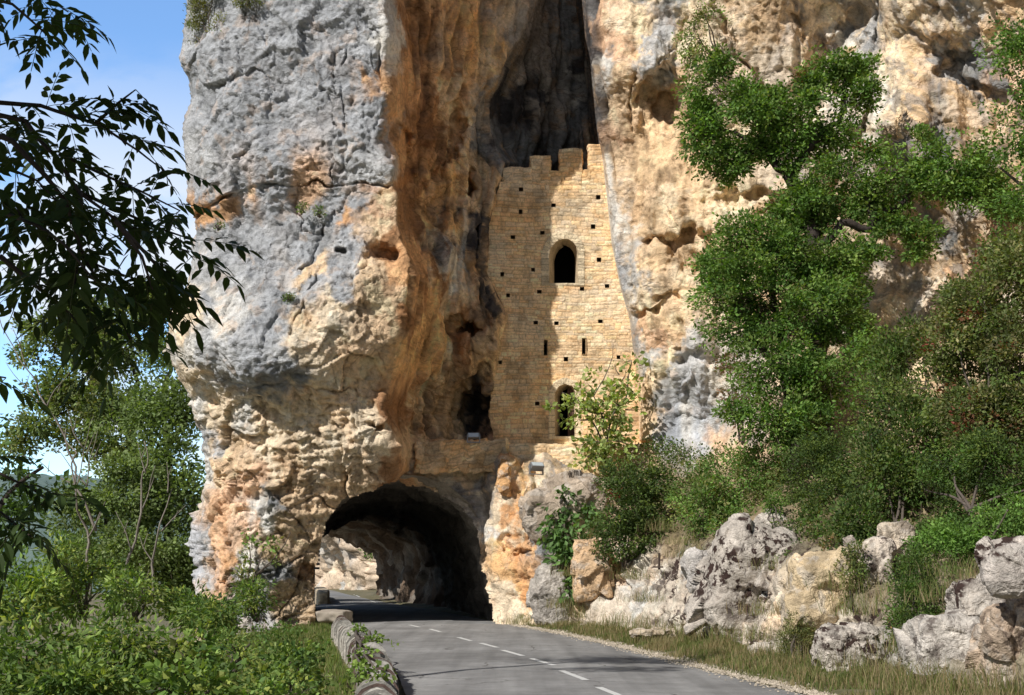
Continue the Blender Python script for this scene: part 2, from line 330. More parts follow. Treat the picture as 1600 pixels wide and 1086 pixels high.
def cliff_depth(px, py):
    L_ = DL(px, py); M_ = DM(px, py); M2 = DM2(px, py); R_ = DR(px, py)
    m2 = ss(684, 696, py+4*np.sin(px*.13)); M_ = M_*(1-m2)+M2*m2
    x1 = curve(X1, py); wd = np.interp(py, [-300, 250, 300, 420, 600, 760], [30, 46, 26, 26, 40, 22])
    t = ss(0, 1, (px-x1)/wd+.12); D = L_*(1-t)+M_*t
    # right massif below the terrace
    pass
    # tower recess and chimney
    xl = curve(XL, py); xr = curve(XR, py)
    H = 46.5+3*ss(790, 900, px)+.8*ss(200, 320, py)
    a = ss(-14, 22, px-xl); D = D*(1-a*(1-ss(690, 697, py)))+H*a*(1-ss(690, 697, py))
    xe = np.where(py < 690, xr, np.interp(py, [690, 700, 709, 722], [1018, 960, 790, 772])); b = ss(-16, 4, px-xe); D = D*(1-b)+R_*b
    # features
    D = D+niche(px, py, 1068, 374, 44, 24, .9)+niche(px, py, 1082, 412, 34, 14, .5)+niche(px, py, 1020, 132, 34, 14, .8, -.9)
    D = D+niche(px, py, 1038, 165, 22, 22, .9)-niche(px, py, 1022, 100, 22, 40, .6, .5)
    D = D+niche(px, py, 728, 512, 22, 16, 1.0)+niche(px, py, 735, 290, 8, 24, .9)+niche(px, py, 600, 395, 24, 22, .8)
    D = D+niche(px, py, 745, 640, 30, 44, 1.3)+niche(px, py, 690, 225, 30, 60, .9, .5)+niche(px, py, 630, 240, 20, 60, .9, -.3)
    D = D+niche(px, py, 1460, 220, 24, 40, .4)+niche(px, py, 1175, 305, 60, 14, .5)+niche(px, py, 1330, 260, 40, 60, .5, .4)
    D = D+niche(px, py, 1520, 130, 24, 90, .6, -.8)+niche(px, py, 1290, 90, 28, 100, .6, .7)
    D = D+niche(px, py, 362, 760, 26, 40, .55, -.8)+niche(px, py, 590, 665, 8, 7, .8)+niche(px, py, 530, 392, 5, 5, .6)+niche(px, py, 320, 890, 13, 14, .4)
    D = D+niche(px, py, 1010, 487, 28, 10, .4, -.3)+niche(px, py, 1045, 465, 18, 8, .35)+niche(px, py, 1085, 560, 30, 12, .4)
    D = D+niche(px, py, 838, 790, 10, 60, .5)+niche(px, py, 820, 870, 18, 12, .6)+niche(px, py, 792, 850, 10, 14, .5)-niche(px, py, 787, 735, 14, 22, .7)
    for ln, wd_, dp in (
        ([(305, 338), (345, 312), (400, 290), (455, 287), (520, 286), (610, 289)], 2.6, .45),
        ([(296, 125), (303, 90), (320, 70)], 3, .4), ([(345, 384), (380, 382), (408, 386)], 2, .25),
        ([(462, 290), (460, 330), (470, 355), (500, 365), (520, 330)], 3, .3), ([(470, 420), (490, 400), (505, 350)], 4, .3),
        ([(560, 20), (590, 60), (598, 120)], 4, .4), ([(516, 285), (520, 200), (512, 150)], 2, .2), ([(360, 130), (400, 110), (440, 130)], 3, .25),
        ([(420, 380), (480, 390), (500, 420), (470, 480), (450, 520)], 3, .28), ([(300, 600), (380, 602), (470, 607), (600, 610)], 3, .3),
        ([(545, 60), (530, 120), (540, 200), (528, 270)], 3, .22), ([(400, 20), (430, 90), (420, 180)], 3, .18),
        ([(752, 330), (748, 400), (760, 450), (778, 480), (800, 492)], 5, .6), ([(690, 330), (690, 390), (682, 410)], 3, .3),
        ([(1120, 0), (1150, 80), (1190, 130), (1200, 190)], 5, .6), ([(1372, 0), (1368, 120), (1352, 200)], 6, .7), ([(1240, 20), (1270, 60), (1330, 130)], 5, .4),
        ([(1075, 30), (1050, 80), (1030, 100)], 4, .4), ([(1000, 40), (990, 120), (985, 200)], 3, .2), ([(1085, 545), (1075, 590), (1060, 620)], 4, -.35),
        ([(860, 900), (900, 905), (950, 915), (1060, 900)], 3, .2), ([(905, 870), (950, 868)], 2, .2), ([(905, 885), (950, 884)], 2, .2), ([(905, 900), (950, 897)], 2, .2),
        ([(630, 645), (720, 650), (790, 640)], 2.5, .3), ([(620, 715), (770, 712)], 2.2, .22), ([(630, 735), (780, 728)], 2.2, .22), ([(655, 690), (655, 715)], 2, .2), ([(715, 690), (712, 740)], 2, .2),
        ([(760, 690), (757, 715)], 2, .2), ([(690, 714), (688, 733)], 2, .2)):
        D = D+crack(px, py, ln, wd_, dp)
    # rounded left silhouette
    s = np.clip((px-curve(SIL, py))/75, 0, 1); D = D+2.6*(1-np.sqrt(1-(1-s)**2*.98))
    return D
# colour classes (albedo)
CC = dict(G=(.29, .30, .315), H=(.36, .365, .37), g=(.19, .195, .20), W=(.52, .50, .46), O=(.50, .29, .15), o=(.58, .43, .28), C=(.62, .51, .37), B=(.26, .14, .07), K=(.06, .058, .062), P=(.57, .38, .25), Y=(.60, .37, .18), N=(.42, .31, .20), D=(.28, .25, .22), L=(.50, .43, .35))
CP = """G 300 -200 G 500 -200 G 600 -200 O 700 -200 G 400 30 G 310 110 G 340 200 H 320 260 G 450 60 G 500 130 G 400 180 G 440 250 G 530 20 G 560 60 W 600 60 H 590 20 G 560 200 H 550 240 H 580 265 O 612 150 G 575 90 G 545 130 G 585 170 O 566 128 G 580 120 G 552 128 O 622 120 G 590 190 O 600 130
O 345 322 O 318 335 G 335 292 G 375 285 G 372 322 G 345 352 G 318 362 P 385 298 G 410 300 G 430 315 G 380 360 G 400 400 G 350 400 G 330 470 H 360 440 H 310 410 G 480 340 g 495 375 P 480 295 G 530 345 O 548 345 G 560 330 G 520 310 P 585 330 o 600 310 o 590 360 G 545 380 G 520 430 H 540 400 o 500 420 o 480 430 G 470 395 G 490 440 o 560 420 G 525 455 o 590 430 O 610 430 o 560 460 C 520 480 o 480 500 G 440 470 G 420 510 H 470 450
C 300 470 W 340 465 W 290 540 C 275 520 H 330 540 G 380 540 H 430 540 W 350 500 C 300 580 W 310 600 G 380 580 g 440 590 g 470 595 g 400 600 C 480 540 o 560 500 o 590 540 o 620 480 O 640 440 o 540 570 C 500 600 o 570 600 Y 620 560
C 400 640 C 450 640 W 380 650 C 350 650 H 325 690 W 318 740 o 360 700 C 420 690 C 480 660 o 500 640 C 560 660 C 590 700 C 540 700 o 350 730 P 370 760 P 400 740 C 430 740 N 450 720 N 470 760 C 500 730 o 560 730 o 500 770
H 308 850 H 312 900 P 350 800 P 340 850 O 360 880 P 330 930 P 380 830 W 400 800 W 390 870 H 380 900 H 370 940 g 420 790 N 440 800 N 430 850 g 430 890 N 450 930 o 470 800 N 460 860 N 480 850 o 490 800 N 475 930 B 482 900 o 440 760 H 400 940
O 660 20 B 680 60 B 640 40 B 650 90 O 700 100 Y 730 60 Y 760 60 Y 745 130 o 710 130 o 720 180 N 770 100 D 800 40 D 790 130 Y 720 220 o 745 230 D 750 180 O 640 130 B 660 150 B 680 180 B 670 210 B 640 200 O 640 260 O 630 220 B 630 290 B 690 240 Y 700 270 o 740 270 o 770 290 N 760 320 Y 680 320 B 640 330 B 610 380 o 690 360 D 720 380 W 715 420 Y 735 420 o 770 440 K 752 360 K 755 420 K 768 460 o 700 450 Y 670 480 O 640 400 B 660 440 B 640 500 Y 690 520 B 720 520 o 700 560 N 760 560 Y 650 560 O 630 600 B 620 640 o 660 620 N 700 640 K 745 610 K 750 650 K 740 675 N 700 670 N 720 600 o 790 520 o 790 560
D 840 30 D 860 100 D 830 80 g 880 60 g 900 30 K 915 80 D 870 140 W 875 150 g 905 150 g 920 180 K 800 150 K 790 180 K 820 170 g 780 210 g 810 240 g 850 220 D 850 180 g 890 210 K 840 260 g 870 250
o 660 705 o 740 705 C 690 700 P 760 700 o 650 730 C 700 730 o 740 740 D 720 760 O 640 745 B 600 745 B 590 755 o 680 755 D 760 760 W 775 820 D 740 780 C 775 780
C 800 700 C 860 700 C 920 705 C 900 720 O 785 730 C 790 770 C 780 800 O 805 800 O 810 840 Y 790 870 C 800 830 Y 800 900 C 790 930 O 820 900 C 800 960 O 825 920 Y 810 765 C 830 770 D 860 760 D 840 800 N 870 745 D 900 770 g 850 830 D 860 900 H 850 940 C 845 965 L 870 960
P 940 30 P 960 80 o 960 150 P 950 200 W 935 100 C 990 30 o 1000 80 o 960 260 N 985 230 W 953 300 W 955 360 H 970 420 H 975 470 g 965 440 H 1000 540 G 1010 60 G 1040 30 H 1020 100 N 1040 150 C 1080 60 o 1020 220 o 1060 250 N 1000 330 N 1030 300 o 1080 300 C 1050 330 N 1060 380 C 1090 440 o 1020 420 C 1010 480 o 1050 500 P 1020 520 o 1000 590 C 1040 560 o 1010 640 C 1010 680 P 1030 700
G 1072 600 H 1060 560 G 1060 640 G 1090 650 H 1080 560 W 1100 600 G 1070 680 H 1110 640 W 1090 700 P 1120 720 o 1130 740 P 1180 760
L 1130 60 N 1180 30 L 1200 80 L 1190 150 L 1170 130 N 1240 40 C 1300 30 N 1270 110 W 1320 90 G 1340 60 W 1300 150 N 1310 110 W 1350 140 L 1260 170 C 1180 180 C 1400 60 o 1430 120 o 1420 200 C 1390 130 N 1440 180 g 1450 230 o 1480 60 G 1500 30 H 1520 20 g 1540 110 G 1500 100 N 1520 170 o 1560 30 P 1570 130 N 1480 280 C 1370 210 W 1365 190 W 1370 240 L 1200 280 C 1170 310 N 1200 340 N 1300 330 L 1240 300 N 1400 380 N 1440 420 g 1480 370 N 1500 400 g 1530 300 N 1560 350 C 1400 480 W 1440 440 C 1370 520 C 1440 500 N 1340 430 L 1370 400 W 1340 480 C 1300 520 o 1240 470 P 1500 450 N 1600 300 N 1700 200 L 1600 450
L 1000 880 P 930 890 C 920 920 P 900 910 L 1000 940 L 1060 900 L 950 950 W 990 915 L 1080 960 H 1100 890 H 1150 880 L 1150 950 W 1120 900 L 1200 920 H 1220 850 L 1180 980 C 1280 900 C 1310 940 C 1260 950 L 1380 920 H 1370 880 L 1320 1010 H 1460 1000 L 1500 970 L 1560 1000 C 1590 940 L 1600 1040 N 1000 800 N 1100 780 N 1200 760 N 1300 800 N 1400 800 N 1500 800 P 1200 830 o 1330 850 N 1600 700 N 1300 700 N 1450 650 N 1050 840 N 960 800""".split()
CPT = np.array([[float(CP[i+1]), float(CP[i+2])] for i in range(0, len(CP), 3)]); CPC = np.array([CC[CP[i]] for i in range(0, len(CP), 3)])
def cliff_color(px, py, P):
    """mineral stain colours: nearest-sample blend in coordinates warped by 3D noise"""
    wa = 18+14*ss(600, 700, px); w1 = fbm(P*.7+5, 6, .65)*wa; w2 = fbm(P*.7+50, 6, .65)*wa
    X = px+w1; Y = py+w2*1.3
    num = np.zeros(px.shape+(3,)); den = np.zeros(px.shape)
    for (cx, cy), c in zip(CPT, CPC):
        d2 = (X-cx)**2+((Y-cy)*.85)**2+12
        wt = d2**-2.6; num += wt[..., None]*c; den += wt
    c = num/den[..., None]
    # vertical seepage streaks (long in z)
    st = fbm(P*np.array([2.6, 2.6, .16])+3, 4, .6); st2 = fbm(P*np.array([5., 5., .3])+31, 3, .6)
    rec = ss(600, 640, px)*(1-ss(930, 960, px))*(1-ss(660, 690, py))
    right = ss(950, 1000, px)*(1-ss(560, 700, py))
    # the right massif is streaked along the dip
    Q = P@np.array([[.8, 0, .6], [0, 1, 0], [-.6, 0, .8]]).T
    sd = fbm(Q*np.array([2.2, 2.2, .14])+7, 4, .6)
    tr = ss(1180, 1260, px)*(1-ss(450, 560, py))
    c = c*(1+.38*st[..., None]*rec[..., None]+.3*st2[..., None]*(rec+.5*right)[..., None])
    dk = ss(.12, .5, sd)*tr; c = c*(1-.62*dk[..., None])+np.array([.16, .17, .19])*(.62*dk)[..., None]
    wh = ss(.15, .45, -sd)*tr; c = c*(1-.4*wh[..., None])+np.array([.55, .5, .45])*(.4*wh)[..., None]
    # grey patina & rust patches
    g1 = fbm(P*.9+80, 5, .6); lum = c.mean(-1, keepdims=True)
    a = ss(.15, .5, g1)*.22*(.5*ss(940, 1000, px)+ .5*(1-ss(560, 620, px))); c = c*(1-a[..., None])+np.array([.36, .35, .34])*a[..., None]
    o = ss(.3, .6, fbm(P*1.5+140, 5, .62))*(.3+.25*ss(600, 640, px)*(1-ss(930, 960, px))); c = c*(1-o[..., None])+(lum*np.array([1.35, .92, .6]))*o[..., None]
    k = ss(.28, .6, fbm(P*np.array([1.7, 1.7, 1.0])+200, 5, .65))*.38; c = c*(1-k[..., None]*.8)
    lw = ss(.2, .5, fbm(P*1.2+260, 5, .65))*.3; c = c*(1-lw[..., None])+np.minimum(c*1.5, .62)*lw[..., None]
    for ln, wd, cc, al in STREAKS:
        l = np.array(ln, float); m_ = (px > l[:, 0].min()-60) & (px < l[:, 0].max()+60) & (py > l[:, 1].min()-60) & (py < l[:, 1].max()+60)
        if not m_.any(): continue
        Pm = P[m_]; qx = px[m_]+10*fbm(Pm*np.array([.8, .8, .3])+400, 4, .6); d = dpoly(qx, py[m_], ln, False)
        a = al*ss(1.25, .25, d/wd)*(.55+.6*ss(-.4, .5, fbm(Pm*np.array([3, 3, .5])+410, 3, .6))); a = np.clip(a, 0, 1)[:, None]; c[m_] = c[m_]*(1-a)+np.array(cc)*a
    rr = (.05*rec+.10*right)[..., None]; c = c*1.1*(1+rr*np.array([1.5, 1.0, .2]))
    return np.clip(c, .015, .75)
BG = (.17, .18, .20); BK = (.055, .05, .052); TN = (.62, .47, .32); OR = (.50, .24, .09); WH = (.60, .57, .52)
STREAKS = [([(1480, -10), (1520, 60), (1575, 150)], 13, BG, .8), ([(1455, 20), (1500, 110), (1545, 190)], 9, BG, .7), ([(1345, 10), (1310, 70), (1285, 130)], 12, BG, .6), ([(1368, 60), (1352, 150)], 9, BG, .7), ([(1452, 130), (1462, 200), (1480, 265)], 12, BG, .8), ([(1372, 150), (1372, 280)], 12, WH, .8),
    ([(946, 245), (955, 320), (966, 420), (988, 510)], 7, WH, .8), ([(968, 380), (985, 470), (1000, 600)], 7, BG, .5), ([(1040, 20), (1022, 70), (1015, 120)], 10, (.36, .37, .39), .8), ([(1075, 545), (1062, 610), (1050, 680)], 16, (.33, .35, .39), .8), ([(1090, 560), (1096, 640), (1090, 700)], 16, (.40, .42, .46), .8), ([(1070, 640), (1082, 700)], 14, WH, .6),
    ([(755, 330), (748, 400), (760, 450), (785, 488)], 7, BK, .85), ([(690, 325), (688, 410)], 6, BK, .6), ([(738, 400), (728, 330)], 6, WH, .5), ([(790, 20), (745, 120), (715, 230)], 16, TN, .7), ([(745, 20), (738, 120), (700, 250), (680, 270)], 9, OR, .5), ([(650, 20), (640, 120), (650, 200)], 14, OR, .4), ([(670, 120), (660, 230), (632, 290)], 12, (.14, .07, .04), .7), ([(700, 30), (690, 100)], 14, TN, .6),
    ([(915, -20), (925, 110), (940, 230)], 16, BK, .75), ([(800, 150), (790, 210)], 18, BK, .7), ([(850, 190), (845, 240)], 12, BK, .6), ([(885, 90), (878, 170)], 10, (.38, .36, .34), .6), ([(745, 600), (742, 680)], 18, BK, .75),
    ([(430, 565), (432, 625)], 8, BG, .7), ([(455, 570), (470, 610)], 9, BG, .6), ([(408, 560), (404, 640)], 6, BG, .5), ([(600, -10), (604, 70), (612, 110)], 12, WH, .7), ([(385, 800), (395, 850), (385, 930)], 10, WH, .7), ([(345, 790), (340, 860), (350, 930)], 16, (.62, .38, .22), .7), ([(300, 800), (304, 860), (308, 940)], 9, (.42, .43, .46), .7),
    ([(640, 280), (600, 300), (560, 290)], 8, OR, .5), ([(790, 800), (808, 850), (815, 930)], 8, OR, .7), ([(798, 740), (800, 790)], 8, OR, .6), ([(1240, 30), (1200, 120)], 10, (.42, .40, .38), .6), ([(1000, 560), (1005, 690)], 10, TN, .6)]
def rock_relief(P, px, py):
    grey = 1-ss(570, 620, px); low = ss(590, 640, py)*grey; bank = ss(720, 780, py)*ss(780, 820, px)
    rec = ss(620, 660, px)*(1-ss(940, 960, px))*(1-ss(680, 700, py)); right = ss(950, 990, px)*(1-ss(620, 720, py))
    Pw = P+.35*np.stack([perlin(P*.9), perlin(P*.9+31), perlin(P*.9+77)], -1)
    f1, e1, r1 = facets(Pw*np.array([.75, .75, .62]), 3, .75)
    f2, e2, r2 = facets(Pw*np.array([2.1, 2.1, 2.6]), 23, .8)
    f3, e3, r3 = facets(Pw*np.array([5.2, 5.2, 7.0]), 43, .8)
    n1 = fbm(P*.35, 3, .5); n2 = fbm(P*1.3+9, 5, .55); n3 = fbm(P*5+19, 4, .6)
    flute = fbm(P*np.array([1.5, 1.5, .22])+40, 4, .5)
    strat = perlin(np.stack([P[..., 0]*.25, P[..., 1]*.25, P[..., 2]*3.1+.4*perlin(P*.7)], -1)); strat2 = perlin(np.stack([P[..., 0]*.5, P[..., 1]*.5, P[..., 2]*7.5], -1))
    h = .40*n1+(.12-.07*grey-.06*low-.06*right)*n2+.03*n3
    h = h+(.30*f1*(grey*.55+low*.9+bank*1.3+right*.25+rec*.22))
    h = h+(.11*f2*(grey*.7+low*.45+bank*1.4+right*.25+rec*.3))
    h = h+(.036*f3*(grey*1.25+low*.9+bank*1.2+right*.7+rec*.5))
    h = h+flute*(.5*rec+.28*right)
    pw = ss(600, 640, px)*(1-ss(765, 775, px))*ss(560, 620, py)
    h = h+(ss(-.1, .1, strat)*.10+ss(-.1, .2, strat2)*.07)*(low*.7*(1-ss(760, 850, py))+pw+.15*right+.4*bank)
    gate = ss(.0, .4, perlin(P*.45+500)); cr = gate*np.exp(-(e1/.02)**2)*.12*(grey*.8+low+bank+.2*right)+.03*np.exp(-(e2/.04)**2)*(grey*.3+low+bank+.2*right)*(1-gate)
    pit = ss(.3, .6, fbm(P*2.4+300, 3, .5))*(right*.09+low*.07+bank*.16+.06*grey)
    return h-cr-pit
def relief_surface(P, H, flip=1):
    """push a grid of points along its own smoothed normal by H"""
    du = np.gradient(P, axis=1); dv = np.gradient(P, axis=0)
    n = np.cross(du, dv); n /= np.linalg.norm(n, axis=-1, keepdims=True)+1e-9
    return P+n*flip*H[..., None], n
NR, NC, NF = 700, 860, 30
py = np.linspace(-320, 1115, NR)[:, None]*np.ones((1, NC)); u = np.linspace(0, 1, NC)[None]
sil = curve(SIL, py)+5*perlin(np.stack([py*.03, py*0, py*0], -1))+2.5*perlin(np.stack([py*.11, py*0+3, py*0], -1))
px = sil+u*(1830-sil)
D = cliff_depth(px, py); P0 = at(px, py, D)
Hh = rock_relief(P0, px, py)
slope = np.abs(np.gradient(D, axis=1)/np.gradient(px, axis=1))+np.abs(np.gradient(D, axis=0))/2; Hh = Hh/(1+(slope/.12)**2)*1.0
# smooth normals: take them from a low-passed copy
def blur(A, k):
    for ax in (0, 1):
        n = A.shape[ax]; pad = [(0, 0)]*A.ndim; pad[ax] = (k+1, k); B = np.cumsum(np.pad(A, pad, mode='edge'), axis=ax)
        A = (np.take(B, np.arange(2*k+1, n+2*k+1), ax)-np.take(B, np.arange(0, n), ax))/(2*k+1)
    return A
Pb = blur(P0, 5); _, nn = relief_surface(Pb, Hh*0)
sgn = np.sign((nn*(-(P0-np.array([0, 0, 1.6])))).sum(-1).mean())
nn = nn*sgn; view = -P0/np.linalg.norm(P0, axis=-1, keepdims=True)
P1 = P0+(nn*.75+view*.25)*Hh[..., None]
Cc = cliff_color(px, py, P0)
hollow = ss(0, .5, -(Hh-blur(Hh[..., None], 6)[..., 0])*3)      # darker in the hollows of the relief
Cc = Cc*(1-.35*hollow[..., None])
lich = ss(780, 860, py)*ss(960, 1060, px)*(1-.4*ss(1400, 1500, px))
# horizontal slopes of the bank carry soil and dry growth
upn = nn[..., 2]; soil = ss(.45, .8, upn)*ss(960, 1010, px)*ss(690, 760, py)
Cc = Cc*(1-soil[..., None]*.8)+np.array([.17, .14, .08])*(soil*.8)[..., None]
# flank: continue the left silhouette backwards
back = np.linspace(1, 0, NF+1)[:NF]
one = np.ones((NR, 1)); fl = P1[:, :1]+np.stack([back[None]*.5*one, back[None]*19*one, 0*back[None]*one], -1)
fn = fbm(fl*.5, 4)[..., None]*np.array([.9, 0, 0])*np.sin(back*math.pi)[None, :, None]
fl = fl+fn
V = np.concatenate([fl, P1], 1); C = np.concatenate([np.repeat(Cc[:, :1], NF, 1), Cc], 1)
LI = np.concatenate([np.zeros((NR, NF)), lich], 1)
cx = np.concatenate([np.full((NR, NF), -1.), px], 1); cy = np.concatenate([py[:, :1]*np.ones((1, NF)), py], 1)
ext = np.arange(1, 15)[None, :, None]*np.array([1.1, -.9, 0]); er = V[:, -1:]+ext; er = er+fbm(er*.6, 4)[..., None]*np.array([.5, .5, .2])
V = np.concatenate([V, er], 1); C = np.concatenate([C, np.repeat(C[:, -1:], 14, 1)], 1); LI = np.concatenate([LI, np.repeat(LI[:, -1:], 14, 1)], 1); cx = np.concatenate([cx, np.full((NR, 14), 1900.)], 1); cy = np.concatenate([cy, py[:, :1]*np.ones((1, 14))], 1)
# plateau behind the upper rim
npl = 6
top = [V[0]+np.array([0, 6.*k, .5*k+.4*math.sin(k)])[None] for k in range(npl, 0, -1)]
V = np.concatenate([np.stack(top), V], 0); C = np.concatenate([np.repeat(C[:1], npl, 0), C], 0); LI = np.concatenate([np.zeros((npl, LI.shape[1])), LI]); cx = np.concatenate([np.full((npl, cx.shape[1]), -1.), cx]); cy = np.concatenate([np.full((npl, cy.shape[1]), -400.), cy])
jx = 5*fbm(np.stack([cx*.03, cy*.03, cx*0], -1), 3); jy = 4*fbm(np.stack([cx*.03, cy*.03, cx*0+9], -1), 3)
hole = inpoly(cx+jx, cy+jy, POR)
hq = hole[:-1, :-1] & hole[1:, :-1] & hole[1:, 1:] & hole[:-1, 1:]
Q = grid_faces(V.shape[0], V.shape[1], ~hq)
Vc, Qc, Cx, Lx = compact(V.reshape(-1, 3), Q, C.reshape(-1, 3), LI.reshape(-1))
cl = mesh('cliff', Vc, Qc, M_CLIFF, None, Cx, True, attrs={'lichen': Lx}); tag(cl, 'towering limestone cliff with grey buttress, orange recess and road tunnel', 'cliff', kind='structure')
# ================================================================== TUNNEL
def ring_px(poly, D0, n=150):
    p = np.array(poly, float); seg = np.r_[0, np.cumsum(np.hypot(*np.diff(p, axis=0).T))]; s = np.linspace(0, seg[-1], n)
    return np.interp(s, seg, p[:, 0]), np.interp(s, seg, p[:, 1])
por = [(486, 1060)]+[(x, y) for x, y in POR[1:-1]]+[(788, 1060)]
rx, ry = ring_px(por, 0, 170)
cxr, cyr = 630, 930
rx2 = cxr+(rx-cxr)*1.045; ry2 = cyr+(ry-cyr)*1.045
R0 = at(rx2, ry2, cliff_depth(rx2, ry2)*0+np.interp(rx2, [480, 790], [40.0, 41.5])+.3)
nt_ = 90; tt = np.linspace(0, 1, nt_)[:, None]
Yt = tt*14.5
sx_ = R0[None, :, 0]-2.6*tt-.18*0; c0 = R0[:, 0].mean()
sz_ = R0[None, :, 2]*(1-.14*tt)
T = np.stack([sx_, R0[None, :, 1]+Yt, sz_], -1)
du = np.gradient(T, axis=1); dv = np.gradient(T, axis=0); nT = np.cross(du, dv); nT /= np.linalg.norm(nT, axis=-1, keepdims=True)
cen = T.mean(1, keepdims=True); nT *= np.sign((nT*(cen-T)).sum(-1, keepdims=True))
f2, e2, _ = facets(T*np.array([1.3, .9, 1.3]), 91, .8); f3, _, _ = facets(T*3.5, 95, .8)
Hn = .25*f2+.09*f3+.2*fbm(T*.9, 4)-.05*np.exp(-(e2/.05)**2); Hn = Hn*ss(0, .06, tt)-.1*(1-ss(0, .05, tt))
T = T+nT*Hn[..., None]*.8
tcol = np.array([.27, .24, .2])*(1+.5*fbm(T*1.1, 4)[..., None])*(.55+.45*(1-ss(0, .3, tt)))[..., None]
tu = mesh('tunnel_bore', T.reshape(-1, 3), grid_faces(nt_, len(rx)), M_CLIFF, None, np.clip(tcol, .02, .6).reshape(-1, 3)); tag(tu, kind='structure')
# ================================================================== rock walls beyond the tunnel
def rock_sweep(name, path, prof, ns, npf, colf, amp=1.0, seed=0, kind='structure', label=None, cat=None):
    p = np.array(path, float); seg = np.r_[0, np.cumsum(np.linalg.norm(np.diff(p[:, :2], axis=0), axis=1))]; s = np.linspace(0, seg[-1], ns)
    X = np.interp(s, seg, p[:, 0]); Y = np.interp(s, seg, p[:, 1]); sc = np.interp(s, seg, p[:, 2])
    q = np.array(prof, float); sg = np.r_[0, np.cumsum(np.linalg.norm(np.diff(q, axis=0), axis=1))]; t = np.linspace(0, sg[-1], npf)
    O = np.interp(t, sg, q[:, 0]); Z = np.interp(t, sg, q[:, 1])
    V = np.stack([X[:, None]+O[None]*sc[:, None], Y[:, None]+0*O[None], Z[None]*(.4+.6*sc[:, None])+0*X[:, None]-.3], -1)
    du = np.gradient(V, axis=1); dv = np.gradient(V, axis=0); n = np.cross(du, dv); n /= np.linalg.norm(n, axis=-1, keepdims=True)+1e-9
    n *= np.sign(-(n[..., 0]).mean())
    fa, ea, _ = facets(V*np.array([.5, .5, .5])+seed, 61+seed, .8); fb_, eb, _ = facets(V*np.array([1.6, 1.6, 1.8])+seed, 67+seed, .8)
    H = (.9*fa+.35*fb_+.8*fbm(V*.25+seed, 4)+.12*fbm(V*3, 3)-.12*np.exp(-(ea/.05)**2))*amp
    V = V+n*H[..., None]
    base = colf(V); c = base*(1+.45*fbm(V*.8+seed, 5)[..., None]); st = fbm(V*np.array([1.5, 1.5, .2])+seed, 3)[..., None]; c = c*(1+.35*st)
    o = mesh(name, V.reshape(-1, 3), grid_faces(ns, npf), M_CLIFF, None, np.clip(c, .02, .7).reshape(-1, 3)); return tag(o, label, cat, kind=kind)
def mixc(a, b, f): return np.array(a)*(1-f[..., None])+np.array(b)*f[..., None]
gal = rock_sweep('cliff_gallery', [(-1.6, 53, 1.0), (-4.0, 59, 1.0), (-6.0, 67, 1.0), (-8.0, 76, 1.0), (-10.4, 90, 1.0), (-7, 92, .9), (2, 94, .9)],
    [(0.6, 0), (.8, 1), (.9, 2.2), (.5, 3.4), (-.8, 4.3), (-2.4, 4.7), (-3.6, 5.0), (-3.9, 6), (-3.2, 8), (-1, 12), (2, 16)], 260, 130, lambda V: mixc((.12, .085, .06), (.20, .175, .15), ss(-.1, .4, fbm(V*.35+4, 3))), .5, 0)
far = rock_sweep('cliff_far', [(-4, 108, .45), (-12.2, 110, .5), (-14.5, 112, 1.0), (-16.5, 122, 1), (-21.0, 128, 1.0), (-20.5, 140, 1), (-27.5, 150, 1), (-30, 165, 1), (-33, 190, 1)],
    [(0, 0), (.3, 2), (-.4, 4), (-2.6, 5.5), (-2.8, 8), (1.5, 9), (4, 13), (10, 16)], 260, 110, lambda V: mixc((.56, .45, .34), (.50, .49, .46), ss(-.1, .4, fbm(V*.3, 3))), .8, 5)
# ================================================================== TOWER WALL
def tower_D(px): return 44.0+.0014*(px-775)+ .0*px
TW0, TW1 = 745, 1030
OPEN = dict(win=[(857, 443), (857, 398), (860, 388), (865, 380), (872, 375), (880, 372.5), (888, 373), (895, 377), (900, 383), (903, 392), (903, 443)],
    slit1=[(849, 556), (849, 531), (856, 531), (856, 556)], slit2=[(909, 554), (909, 528), (916, 528), (916, 554)],
    door=[(866, 682), (866, 614), (872, 604), (882, 599), (895, 603), (899, 612), (899, 682)])
HOLES = [(808, 282), (848, 276), (887, 269), (926, 275), (814, 296), (877, 285), (935, 308), (864, 321), (814, 331), (926, 354), (848, 364), (801, 371), (936, 406), (833, 421), (784, 429), (948, 447), (910, 451), (843, 456), (794, 462), (836, 504), (869, 505), (939, 502), (884, 561), (839, 631), (967, 558), (945, 275), (780, 566)]
res = 1.15
cols = np.arange(TW0, TW1, res); rows = np.arange(284, 700, res)
gx, gy = np.meshgrid(cols, rows)
